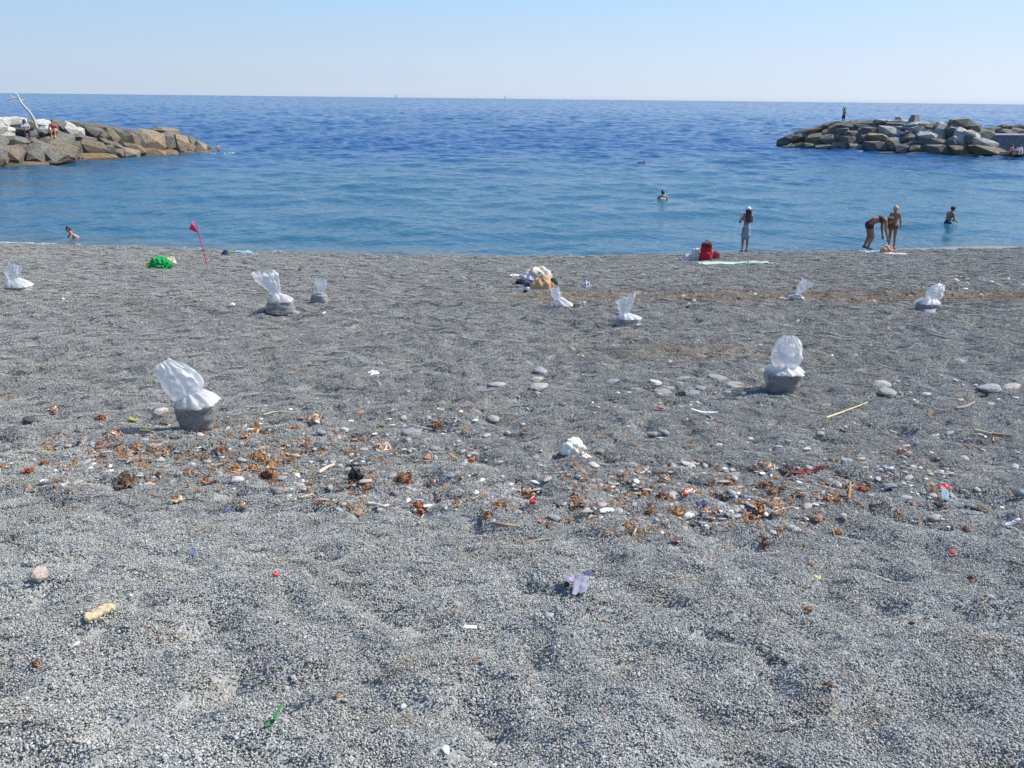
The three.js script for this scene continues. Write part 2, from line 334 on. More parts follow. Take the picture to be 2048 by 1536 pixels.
const rockBump = { bumpMap: grainTex, bumpScale: .05, map: null };
const rockTex = canvasNoise(256, (u, v) => { const a = Math.cos(u * 6.283), b = Math.sin(u * 6.283), c = Math.cos(v * 6.283), d = Math.sin(v * 6.283); const s = .5 * n3(a * 1.6 + c, b * 1.6 + d * 2, d) + .35 * n3(a * 5 + c * 4, b * 5, d * 6) + .3 * n3(a * 14, b * 14 + c * 12, d * 13); const q = 205 + 60 * s; return [clamp(q + 8 * s, 0, 255), clamp(q, 0, 255), clamp(q - 10 * s, 0, 255)]; }, true);
const ROCK = {
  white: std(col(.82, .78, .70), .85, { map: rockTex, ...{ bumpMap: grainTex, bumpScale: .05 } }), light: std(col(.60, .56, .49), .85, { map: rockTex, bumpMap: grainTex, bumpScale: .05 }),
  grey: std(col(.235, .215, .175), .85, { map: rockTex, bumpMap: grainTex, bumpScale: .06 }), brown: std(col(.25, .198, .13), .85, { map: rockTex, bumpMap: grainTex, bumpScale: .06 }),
  tan: std(col(.40, .31, .20), .85, { map: rockTex, bumpMap: grainTex, bumpScale: .06 }), dark: std(col(.215, .195, .16), .85, { map: rockTex, bumpMap: grainTex, bumpScale: .06 }),  // dark: some crest rocks are truly dark, elsewhere shade put into the colour
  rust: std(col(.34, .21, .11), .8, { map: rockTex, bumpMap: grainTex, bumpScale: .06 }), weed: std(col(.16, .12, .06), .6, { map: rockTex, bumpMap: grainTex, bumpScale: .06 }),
};
// a sloping face that rises from the line A-B on the water; returns where the sight line through a place in the photograph meets it
function face(A, B, steep, back) {
  const along = B.clone().sub(A).normalize(), away = V(along.z, 0, -along.x).multiplyScalar(back), n = along.clone().cross(away.clone().multiplyScalar(1).add(V(0, steep, 0))).normalize();
  return (px, py) => { const r = ray(px, py), t = A.clone().sub(camera.position).dot(n) / r.dot(n); return camera.position.clone().addScaledVector(r, t); };
}
function breakwater(name, label, at, rocks, seed, conv, depth = .95) {
  const R = rng(seed), first = at(...conv(rocks[0][0], rocks[0][1]));
  const root = thing(name, label, 'breakwater', V(first.x, 0, first.z));
  for (const [zx, zy, zw, zh, tone, tilt = 0, deep = 0] of rocks) {
    const [px, py] = conv(zx, zy), p = at(px, py), s = scaleAt(p), k = conv(1, 0)[0] - conv(0, 0)[0], w = zw * k * s * 1.08, h = zh * k * s * 1.14, dp = Math.max(.6, depth * Math.sqrt(w * h) * (.9 + .3 * R()));
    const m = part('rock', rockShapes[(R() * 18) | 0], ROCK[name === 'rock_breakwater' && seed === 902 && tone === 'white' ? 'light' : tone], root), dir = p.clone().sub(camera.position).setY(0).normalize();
    m.position.copy(p).addScaledVector(dir, dp * .28 + deep).sub(root.position); m.scale.set(w, h, dp);
    m.rotation.set(0, Math.atan2(-dir.x, -dir.z), 0, 'YXZ'); m.rotateZ(-tilt * Math.PI / 180 + (R() - .5) * .12); m.rotateX((R() - .5) * .5); m.rotateY((R() - .5) * .5);
  }
  return root;
}
const LEFT_A = onSea(-40, 338), LEFT_B = onSea(452, 299);
const leftFace = face(LEFT_A, LEFT_B, 1, 1.15), leftConv = (x, y) => [x / 4.2667, 160 + y / 4.2667];
{
  const L = [
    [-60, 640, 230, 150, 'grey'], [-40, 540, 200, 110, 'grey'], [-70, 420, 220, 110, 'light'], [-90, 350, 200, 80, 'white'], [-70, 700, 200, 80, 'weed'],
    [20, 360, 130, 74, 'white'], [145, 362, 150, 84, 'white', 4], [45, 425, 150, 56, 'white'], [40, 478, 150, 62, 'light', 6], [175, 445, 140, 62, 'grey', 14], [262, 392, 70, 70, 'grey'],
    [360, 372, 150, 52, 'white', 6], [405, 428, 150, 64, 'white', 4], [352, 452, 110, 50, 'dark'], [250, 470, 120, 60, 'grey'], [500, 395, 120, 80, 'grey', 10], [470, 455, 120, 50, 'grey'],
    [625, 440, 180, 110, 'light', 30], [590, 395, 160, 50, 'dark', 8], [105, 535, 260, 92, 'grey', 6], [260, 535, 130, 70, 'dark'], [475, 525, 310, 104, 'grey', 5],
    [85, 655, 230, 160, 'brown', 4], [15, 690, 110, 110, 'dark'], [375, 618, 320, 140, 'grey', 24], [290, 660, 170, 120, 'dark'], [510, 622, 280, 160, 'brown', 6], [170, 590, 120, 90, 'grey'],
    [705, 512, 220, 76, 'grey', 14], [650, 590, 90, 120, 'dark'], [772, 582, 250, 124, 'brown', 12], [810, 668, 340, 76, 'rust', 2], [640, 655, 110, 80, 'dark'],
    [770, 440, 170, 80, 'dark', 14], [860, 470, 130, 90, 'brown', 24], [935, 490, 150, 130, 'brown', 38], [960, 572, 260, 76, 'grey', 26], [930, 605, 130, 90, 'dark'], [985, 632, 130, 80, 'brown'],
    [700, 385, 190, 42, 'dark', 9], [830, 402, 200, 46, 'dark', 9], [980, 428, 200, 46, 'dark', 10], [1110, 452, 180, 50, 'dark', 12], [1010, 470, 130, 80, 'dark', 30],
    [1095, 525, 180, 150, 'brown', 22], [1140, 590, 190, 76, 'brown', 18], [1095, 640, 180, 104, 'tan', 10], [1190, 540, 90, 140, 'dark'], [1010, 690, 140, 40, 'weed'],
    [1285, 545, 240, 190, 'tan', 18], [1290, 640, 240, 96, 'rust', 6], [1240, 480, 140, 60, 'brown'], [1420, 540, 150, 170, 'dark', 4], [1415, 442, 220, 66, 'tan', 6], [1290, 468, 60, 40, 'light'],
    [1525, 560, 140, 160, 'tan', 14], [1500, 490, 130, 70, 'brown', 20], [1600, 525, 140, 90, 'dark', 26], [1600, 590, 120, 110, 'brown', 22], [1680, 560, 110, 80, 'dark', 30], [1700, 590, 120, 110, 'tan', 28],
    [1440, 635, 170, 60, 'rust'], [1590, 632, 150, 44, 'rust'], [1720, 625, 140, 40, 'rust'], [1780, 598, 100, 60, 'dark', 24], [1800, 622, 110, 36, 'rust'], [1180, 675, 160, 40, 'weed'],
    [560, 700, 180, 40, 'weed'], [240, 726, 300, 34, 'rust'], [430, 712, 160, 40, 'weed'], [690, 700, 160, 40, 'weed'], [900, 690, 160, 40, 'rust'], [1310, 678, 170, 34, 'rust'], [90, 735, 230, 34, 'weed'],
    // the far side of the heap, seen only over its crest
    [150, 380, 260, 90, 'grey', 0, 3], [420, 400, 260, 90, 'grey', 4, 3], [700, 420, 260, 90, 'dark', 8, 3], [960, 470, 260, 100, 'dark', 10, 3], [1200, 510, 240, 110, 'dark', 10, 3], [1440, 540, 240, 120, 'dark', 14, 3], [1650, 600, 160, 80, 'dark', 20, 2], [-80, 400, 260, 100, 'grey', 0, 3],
  ];
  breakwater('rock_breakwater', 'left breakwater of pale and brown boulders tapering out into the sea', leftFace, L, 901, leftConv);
}
const RIGHT_A = onSea(1550, 293), RIGHT_B = onSea(2060, 319);
const rightFace = face(RIGHT_A, RIGHT_B, 1, 1.2), rightConv = (x, y) => [1540 + x / 4.0315, 190 + y / 4.0315];
{
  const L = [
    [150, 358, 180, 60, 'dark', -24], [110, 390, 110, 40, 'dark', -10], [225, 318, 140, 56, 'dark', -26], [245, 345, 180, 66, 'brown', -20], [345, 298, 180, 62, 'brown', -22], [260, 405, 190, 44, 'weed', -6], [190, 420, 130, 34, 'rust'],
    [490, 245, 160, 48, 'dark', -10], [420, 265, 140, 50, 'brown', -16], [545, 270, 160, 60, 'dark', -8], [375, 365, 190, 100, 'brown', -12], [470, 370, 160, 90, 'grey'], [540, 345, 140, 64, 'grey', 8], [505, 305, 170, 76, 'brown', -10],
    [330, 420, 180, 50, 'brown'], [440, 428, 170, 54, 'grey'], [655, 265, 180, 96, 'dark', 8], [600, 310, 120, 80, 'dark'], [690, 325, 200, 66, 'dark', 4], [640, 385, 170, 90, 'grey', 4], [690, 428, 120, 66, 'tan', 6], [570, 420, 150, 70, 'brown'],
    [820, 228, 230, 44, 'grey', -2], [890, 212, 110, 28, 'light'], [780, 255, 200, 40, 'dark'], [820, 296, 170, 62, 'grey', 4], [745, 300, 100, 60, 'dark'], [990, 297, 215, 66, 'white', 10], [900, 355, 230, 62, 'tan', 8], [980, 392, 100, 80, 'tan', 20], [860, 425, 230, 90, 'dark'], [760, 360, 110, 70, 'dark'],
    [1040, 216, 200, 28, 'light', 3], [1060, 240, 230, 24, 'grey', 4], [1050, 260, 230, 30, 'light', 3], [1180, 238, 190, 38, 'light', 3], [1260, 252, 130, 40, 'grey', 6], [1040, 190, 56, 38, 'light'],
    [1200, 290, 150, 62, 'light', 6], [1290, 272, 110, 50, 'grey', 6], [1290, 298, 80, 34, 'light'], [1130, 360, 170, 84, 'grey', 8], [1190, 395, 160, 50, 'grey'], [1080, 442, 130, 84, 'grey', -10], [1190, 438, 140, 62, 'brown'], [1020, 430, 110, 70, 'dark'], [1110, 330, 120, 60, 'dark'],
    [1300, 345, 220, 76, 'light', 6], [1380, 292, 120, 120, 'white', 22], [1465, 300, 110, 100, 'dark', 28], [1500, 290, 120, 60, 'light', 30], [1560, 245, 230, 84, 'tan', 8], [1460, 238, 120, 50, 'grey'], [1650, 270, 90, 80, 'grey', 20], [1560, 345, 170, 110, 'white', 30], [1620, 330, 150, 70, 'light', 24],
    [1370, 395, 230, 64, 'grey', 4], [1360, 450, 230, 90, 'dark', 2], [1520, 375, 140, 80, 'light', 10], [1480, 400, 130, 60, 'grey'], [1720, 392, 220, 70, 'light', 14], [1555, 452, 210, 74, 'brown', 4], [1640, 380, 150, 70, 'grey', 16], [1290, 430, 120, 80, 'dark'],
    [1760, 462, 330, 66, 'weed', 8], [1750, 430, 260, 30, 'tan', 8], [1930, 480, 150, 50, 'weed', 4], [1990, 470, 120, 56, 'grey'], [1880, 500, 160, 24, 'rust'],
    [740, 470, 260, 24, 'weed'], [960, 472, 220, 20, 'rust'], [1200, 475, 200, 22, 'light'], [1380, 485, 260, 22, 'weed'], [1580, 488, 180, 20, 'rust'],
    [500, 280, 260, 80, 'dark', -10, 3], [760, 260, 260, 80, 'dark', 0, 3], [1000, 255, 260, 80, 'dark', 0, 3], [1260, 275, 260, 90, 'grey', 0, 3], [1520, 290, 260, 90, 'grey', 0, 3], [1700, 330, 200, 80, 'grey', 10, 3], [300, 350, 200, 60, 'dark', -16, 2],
  ];
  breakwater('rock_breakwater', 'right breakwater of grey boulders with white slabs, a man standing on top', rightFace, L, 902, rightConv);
  const b = rightFace(...rightConv(1180, 215)), s = scaleAt(b);   // concrete block with sloping sides on the crest
  const q = new THREE.CylinderGeometry(.32, .62, 1, 4, 2).rotateY(Math.PI / 4); q.computeVertexNormals();
  const block = solo('concrete_block', boxUv(q.toNonIndexed()), std(col(.20, .205, .18), .9, { bumpMap: grainTex, bumpScale: .03, flatShading: true }), 'dark tapering concrete block on top of the right breakwater', 'concrete block', b.clone().add(V(0, .25, -.5)), .4);
  block.scale.set(92 / 4.03 * s, 64 / 4.03 * s, 1.1);
}
{ // quay and boulders beyond the right breakwater
  const A = onSea(1930, 300), B = onSea(2300, 302), c = A.clone().lerp(B, .5), len = A.distanceTo(B), yaw = Math.atan2(-(B.z - A.z), B.x - A.x);
  const q = thing('concrete_quay', 'low dark concrete quay behind the right breakwater at the photo edge', 'quay', V(c.x, 0, c.z - 2.5), yaw);
  part('wall', boxUv(new THREE.BoxGeometry(len, 3.1, 5), .3), std(col(.26, .255, .26), .9, { map: rockTex, bumpMap: grainTex, bumpScale: .03 }), q).position.y = -.1;
  part('walkway', boxUv(new THREE.BoxGeometry(len + .1, .18, 5.1), .3), std(col(.28, .275, .28), .9, { map: rockTex, bumpMap: grainTex, bumpScale: .02 }), q).position.y = 1.54;
  const at = face(A.clone().add(V(0, 1.6, -6)), B.clone().add(V(0, 1.6, -6)), 1, 1.2);
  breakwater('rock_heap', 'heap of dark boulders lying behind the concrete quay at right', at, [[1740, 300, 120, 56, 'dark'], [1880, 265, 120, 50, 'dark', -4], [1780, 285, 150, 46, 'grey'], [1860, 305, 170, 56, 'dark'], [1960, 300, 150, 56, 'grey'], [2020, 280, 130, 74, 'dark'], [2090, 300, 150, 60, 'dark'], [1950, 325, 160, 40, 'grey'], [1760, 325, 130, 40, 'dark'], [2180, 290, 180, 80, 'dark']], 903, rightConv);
}
{ // bare drift tree jammed upright in the left breakwater
  const foot = leftFace(66, 250), s = scaleAt(foot), P = (x, y, k = 0) => [(x - 66) * s, (250 - y) * s, k];
  const t = thing('driftwood_tree', 'bare white driftwood tree leaning from the rocks of the left breakwater', 'driftwood', foot.clone().add(V(0, 0, -.4)));
  const m = std(col(.46, .42, .37), .85, { bumpMap: grainTex, bumpScale: .02 });
  part('trunk', tube([P(67, 256), P(63, 238), P(58, 224, .1), P(50, 212, .2), P(44, 203, .1), P(39, 192)], .115, 8, 26, .55), m, t);
  part('branch', tube([P(43, 201), P(36, 199, .2), P(29, 201, .4), P(25, 202, .5)], .06, 6, 10, .5), m, t);
  part('branch', tube([P(35, 199, .2), P(31, 196, .3), P(28, 195, .3)], .045, 6, 8, .5), m, t);
  part('branch', tube([P(41, 197), P(40, 193), P(36, 190, .2)], .05, 6, 8, .5), m, t);
  part('branch', tube([P(45, 205), P(48, 201, -.2), P(49, 198, -.2)], .05, 6, 8, .5), m, t);
  part('branch', tube([P(30, 201, .4), P(28, 204, .4)], .04, 6, 6, .6), m, t);
}
// ---------------------------------------------------------------- gravel-filled plastic bags
const filmClear = new THREE.MeshPhysicalMaterial({ color: col(.80, .80, .80), roughness: .3, transmission: .93, thickness: 0, ior: 1.45, side: THREE.DoubleSide });
const filmWhite = new THREE.MeshPhysicalMaterial({ color: col(.88, .88, .88), roughness: .46, transmission: .72, thickness: 0, ior: 1.45, side: THREE.DoubleSide });
const fillMat = std(col(.95, .93, .92), .9, { map: gravelMap.clone(), normalMap: gravelNormal });
fillMat.map.repeat.set(1, 1); fillMat.map.needsUpdate = true;
const tieMat = std(col(.80, .82, .86), .5);
// a squarish sack: shape(v) gives the half width and half depth at height v, corners sharpen with p
function sackGeo(seed, w, h, dp, top, puff, v0, v1, dent, uvk, level = 0) {
  const N = 44, M = 26, pos = [], uv = [], idx = [], o = seed * 3.7;
  for (let j = 0; j <= M; j++) for (let i = 0; i <= N; i++) {
    const jj = j / M, v = level ? Math.min(level, level * jj / .8) : lerp(v0, v1, jj), shut = level && jj > .8 ? 1 - (jj - .8) / .2 * .97 : 1, a = i / N * 2 * Math.PI, c = Math.cos(a), s = Math.sin(a), p = 3.2, r = Math.pow(Math.pow(Math.abs(c), p) + Math.pow(Math.abs(s), p), -1 / p);
    let k = lerp(1, top, v) * (1 + puff * Math.sin(Math.PI * clamp(v)));
    if (v < .12) k *= .86 + .14 * Math.sqrt(v / .12);
    if (v > .8) k *= Math.max(.07, Math.sqrt(Math.max(0, 1 - ((v - .8) / .2) ** 2)) * .93 + .07);
    const n = n3(c * 1.6 + o, v * 3, s * 1.6) * dent + (.5 - Math.abs(n3(c * 3.2 + o, v * 5.5, s * 3.2))) * dent * (.5 + v);
    const q = r * k * (1 + n) * shut; pos.push(c * q * w / 2, v * h + (1 - shut) * .05 * h + (v > .8 && !level ? .05 * h * n3(c * 2 + o, 1, s * 2) : 0), s * q * dp / 2); uv.push(i / N * 2 * (w + dp) * uvk, v * h * uvk);
  }
  for (let j = 0; j < M; j++) for (let i = 0; i < N; i++) { const a = j * (N + 1) + i, b = a + N + 1; idx.push(a, b, a + 1, b, b + 1, a + 1); }
  const g = new THREE.BufferGeometry(); g.setAttribute('position', new THREE.Float32BufferAttribute(pos, 3)); g.setAttribute('uv', new THREE.Float32BufferAttribute(uv, 2)); g.setIndex(idx); g.computeVertexNormals(); return g;
}
// the gathered tail of the bag above its tie
// slack plastic between the fill and the tie: pleats run from the neck out to a drooping rim
function shoulderGeo(seed, w, h, dp, nx) {
  const N = 72, M = 14, pos = [], idx = [], o = seed * 2.9, R = rng(seed), k1 = 7 + ((R() * 4) | 0), ph = R() * 6;
  for (let j = 0; j <= M; j++) for (let i = 0; i <= N; i++) {
    const q = j / M, a = i / N * 2 * Math.PI, c = Math.cos(a), s = Math.sin(a), p = Math.pow(Math.abs(c) ** 2.8 + Math.abs(s) ** 2.8, -1 / 2.8), rim = p * (1 + .10 * n2(c * 1.6 + o, s * 1.6)), f = Math.sin(k1 * a + ph + 1.5 * n2(c + o, s)) * q * (1.15 - q);
    const x = lerp(nx + c * .02, c * rim * w / 2, q) , z = lerp(s * .02, s * rim * dp / 2, q), y = h * (1 - Math.pow(q, 1.7)) * (1 + .25 * n2(c * 1.2 + o + 4, s * 1.2)) + f * h * .17 - (q > .85 ? (q - .85) / .15 * h * .12 * (1 + .6 * n2(c * 3 + o, s * 3)) : 0);
    pos.push(x, y, z);
  }
  for (let j = 0; j < M; j++) for (let i = 0; i < N; i++) { const a = j * (N + 1) + i, b = a + N + 1; idx.push(a, a + 1, b, b, a + 1, b + 1); }
  const g = new THREE.BufferGeometry(); g.setAttribute('position', new THREE.Float32BufferAttribute(pos, 3)); g.setIndex(idx); g.computeVertexNormals(); return g;
}
function tailGeo(seed, { w, h, lx, lz = 0, kind = 'fan', thick = .34, pleats = 9, skew = 0 }) {
  const N = 60, M = 30, pos = [], idx = [], o = seed * 5.13, R = rng(seed), ph = R() * 6;
  for (let j = 0; j <= M; j++) for (let i = 0; i <= N; i++) {
    const v = j / M, a = i / N * 2 * Math.PI, c = Math.cos(a), s = Math.sin(a);
    let W = kind === 'fan' ? .018 + (w / 2 - .018) * Math.pow(v, .75) : kind === 'bulb' ? .022 + (w / 2 - .022) * Math.pow(Math.sin(Math.PI * Math.min(1, .08 + .90 * Math.pow(v, .8))), .65) : .02 + (w / 2 - .02) * Math.min(1, Math.pow(v * 2.2, .8)) * (1 - .22 * v);
    const edge = Math.pow(v, 3), y = h * v * (1 + edge * ((kind === 'bulb' ? .03 : .10) * n2(c * 1.5 + o, s + ph) + skew * c)) , T = W * thick * (1 - .35 * edge);
    const pl = 1 + .13 * Math.sin(a * pleats + ph + 1.3 * n2(v * 2 + o, c)) * (1 - v * .6) + .22 * v * n3(c * 1.2 + o, v * 1.8, s * 1.2);
    const cr = (.4 - Math.abs(n3(c * 1.7 + o, v * 2.8, s * 1.7 + 7))) * .085 * w * Math.min(1, v * 3);
    const bx = lx * Math.pow(v, 1.25), bz = lz * Math.pow(v, 1.25), rot = Math.hypot(lx, h) ; // lean the section with the tail
    const X = c * W * pl + cr * c, Z = s * T * pl + cr * s * 1.2 + .05 * w * v * n2(c * 2 + o, v * 3);
    pos.push(bx + X * h / rot, y - X * lx / rot * .8, bz + Z);
  }
  for (let j = 0; j < M; j++) for (let i = 0; i < N; i++) { const a = j * (N + 1) + i, b = a + N + 1; idx.push(a, b, a + 1, b, b + 1, a + 1); }
  const g = new THREE.BufferGeometry(); g.setAttribute('position', new THREE.Float32BufferAttribute(pos, 3)); g.setIndex(idx); g.computeVertexNormals(); return g;
}
// px, py: middle of the foot; the rest in photo pixels there
function bag(label, px, py, b, tail, yaw = 0, seed = 1, group = 'gravel bags standing on the beach') {
  const p = ground(px, py), s = scaleAt(p), w = b.w * s, h = b.h * s, dp = (b.d ?? b.w * .62) * s;
  p.z -= dp * .45; p.y = H(p.x, -p.z) - .012;
  const t = thing('gravel_bag', label, 'bag', p, yaw, group), top = b.top ?? 1, lvl = b.fill ?? .72;
  part('gravel_fill', sackGeo(seed, w * .97, h, dp * .97, top, b.puff ?? .10, 0, 1, .06, .9, lvl), fillMat, t);
  part('film', sackGeo(seed, w, h, dp, top, b.puff ?? .10, 0, 1, .06, 1), filmClear, t);
  const nx = (b.nx ?? 0) * s, neck = V(nx, h * .99, 0);
  if (b.cap) { // slack shoulder of empty white plastic over the gravel
    const c = part('slack_shoulder', shoulderGeo(seed + 9, b.cap[0] * s, h * (1 - lvl) + b.cap[1] * s * .35, dp * 1.06 * b.cap[0] / b.w, nx - (b.cap[2] ?? 0) * s), filmWhite, t); c.position.set((b.cap[2] ?? 0) * s, h * lvl, 0); c.rotation.z = b.tilt ?? 0;
  }
  for (const [ex, ey, el] of b.ears ?? []) { const e = part('corner', tailGeo(seed + 31 + ex, { w: el * .8 * s, h: el * s, lx: Math.sign(ex) * el * .35 * s, kind: 'fan', thick: .5, pleats: 5 }), filmWhite, t); e.position.set(ex * s, ey * s, dp * .3); e.rotation.z = Math.sign(ex) * -1.7; }
  const tie = part('tie', new THREE.TorusGeometry(.021, .008, 6, 14).rotateX(Math.PI / 2), tieMat, t); tie.position.copy(neck).add(V(0, .006, 0)); tie.rotation.z = .15;
  const g = part('tail', tailGeo(seed + 3, { ...tail, w: tail.w * s, h: tail.h * s, lx: tail.lx * s, lz: (tail.lz ?? 0) * s }), filmWhite, t); g.position.copy(neck).add(V(0, -.008, 0));
  return t;
}
bag('nearest gravel bag on the left, its white tail blown left, brown weed at its foot', 388, 862, { w: 62, h: 70, d: 50, top: 1.36, puff: .04, fill: .82, nx: -6, tilt: .10, cap: [82, 34, 4], ears: [[10, 3, 14]] }, { w: 72, h: 78, lx: -44, kind: 'bulb', thick: .5, pleats: 7 }, .18, 21);
bag('near gravel bag on the right with an upright balloon of clear plastic on top', 1568, 786, { w: 54, h: 58, d: 44, top: 1.32, puff: .04, fill: .86, nx: 2, cap: [74, 18, 2], ears: [[12, 3, 12]] }, { w: 60, h: 66, lx: 2, kind: 'bulb', thick: .6, pleats: 6 }, -.1, 22);
bag('gravel bag with a wide fan of white plastic blown left, beside a smaller bag', 556, 628, { w: 58, h: 36, d: 42, top: .74, puff: .03, fill: .76, nx: -4, cap: [46, 12, 3], ears: [[24, 4, 12]] }, { w: 50, h: 52, lx: -22, kind: 'fan', thick: .4, pleats: 11, skew: -.15 }, .25, 23);
bag('small gravel bag with a short upright tail, right of the wide fanned bag', 636, 607, { w: 38, h: 24, d: 28, top: .74, puff: .03, fill: .9, nx: 4, ears: [[14, 3, 8]] }, { w: 24, h: 30, lx: 3, kind: 'fan', thick: .5, pleats: 9 }, -.2, 24);
bag('white gravel bag slumped at the left edge of the beach with its tail bent over', 26, 583, { w: 52, h: 20, d: 40, top: .55, fill: .55, nx: -10, puff: .1, cap: [50, 14, 2], ears: [[22, 3, 12]] }, { w: 28, h: 34, lx: 14, kind: 'tube', thick: .6, pleats: 6 }, .1, 25);
bag('white gravel bag slumped to the right just below the heap of clothes', 1124, 614, { w: 40, h: 20, d: 30, top: .6, puff: .04, fill: .62, nx: -9, cap: [42, 12, 2], ears: [[16, 3, 12]] }, { w: 20, h: 26, lx: -7, kind: 'tube', thick: .6, pleats: 6 }, -.2, 26);
bag('gravel bag with a tall flared tail at the edge of the brown wash line', 1258, 650, { w: 54, h: 25, d: 38, top: .66, puff: .04, fill: .82, nx: -9, cap: [48, 10, 2], ears: [[22, 4, 14]] }, { w: 38, h: 40, lx: 2, kind: 'fan', thick: .4, pleats: 9, skew: .2 }, .15, 27);
bag('small dark gravel bag with its tail fanned to the right on brown weed', 1596, 602, { w: 36, h: 17, d: 30, top: .7, fill: .85, nx: 2, ears: [[14, 3, 10], [-14, 12, 6]] }, { w: 26, h: 30, lx: 16, kind: 'fan', thick: .45, pleats: 7 }, -.1, 28);
bag('gravel bag at far right with its rounded tail toppled right, behind a grey stone', 1862, 624, { w: 44, h: 20, d: 36, top: .75, fill: .75, nx: 6, cap: [44, 12, -2], ears: [[18, 3, 12]] }, { w: 34, h: 32, lx: 18, kind: 'bulb', thick: .6, pleats: 5 }, .2, 29);

// ---------------------------------------------------------------- people
const FL = { skin: std(col(.42, .235, .15), .6), tan: std(col(.26, .13, .075), .6), pale: std(col(.55, .34, .24), .6), dark: std(col(.12, .06, .04), .6), hair: std(col(.018, .012, .010), .6), brownhair: std(col(.06, .035, .02), .6), blond: std(col(.42, .30, .15), .6) };
function standing() {
  return { P: [0, .94, 0], W: [0, 1.10, 0], C: [0, 1.27, 0], N: [0, 1.46, -.01], Hd: [0, 1.60, .02], sL: [.175, 1.40, 0], sR: [-.175, 1.40, 0], eL: [.235, 1.13, -.02], eR: [-.235, 1.13, -.02], wL: [.25, .89, .05], wR: [-.25, .89, .05],
    hL: [.09, .90, 0], hR: [-.09, .90, 0], kL: [.10, .49, .02], kR: [-.10, .49, .02], aL: [.10, .08, -.02], aR: [-.10, .08, -.02], tL: [.11, .03, .13], tR: [-.11, .03, .13], face: [0, 0, 1], up: [0, 1, 0] };
}
function capsule(p, a, b, ra, rb) { const bx = b.x - a.x, by = b.y - a.y, bz = b.z - a.z, px = p.x - a.x, py = p.y - a.y, pz = p.z - a.z, l = bx * bx + by * by + bz * bz || 1e-9, t = clamp((px * bx + py * by + pz * bz) / l); return Math.hypot(px - bx * t, py - by * t, pz - bz * t) - lerp(ra, rb, t); }
const smin = (a, b, k) => { const h = Math.max(k - Math.abs(a - b), 0) / k; return Math.min(a, b) - h * h * k * .25; };
function sdfOf(bones, k = .03) { const q = V(); return (x, y, z) => { q.set(x, y, z); let d = 9; for (const [a, b, ra, rb, kk] of bones) d = smin(d, capsule(q, a, b, ra, rb), kk ?? k); return d; }; }
function boundsOf(bones, m) { const b = new THREE.Box3(); for (const [a, e, ra, rb] of bones) { const r = Math.max(ra, rb) + m; b.expandByPoint(a.clone().addScalar(r)).expandByPoint(a.clone().subScalar(r)).expandByPoint(e.clone().addScalar(r)).expandByPoint(e.clone().subScalar(r)); } return [b.min.toArray(), b.max.toArray()]; }
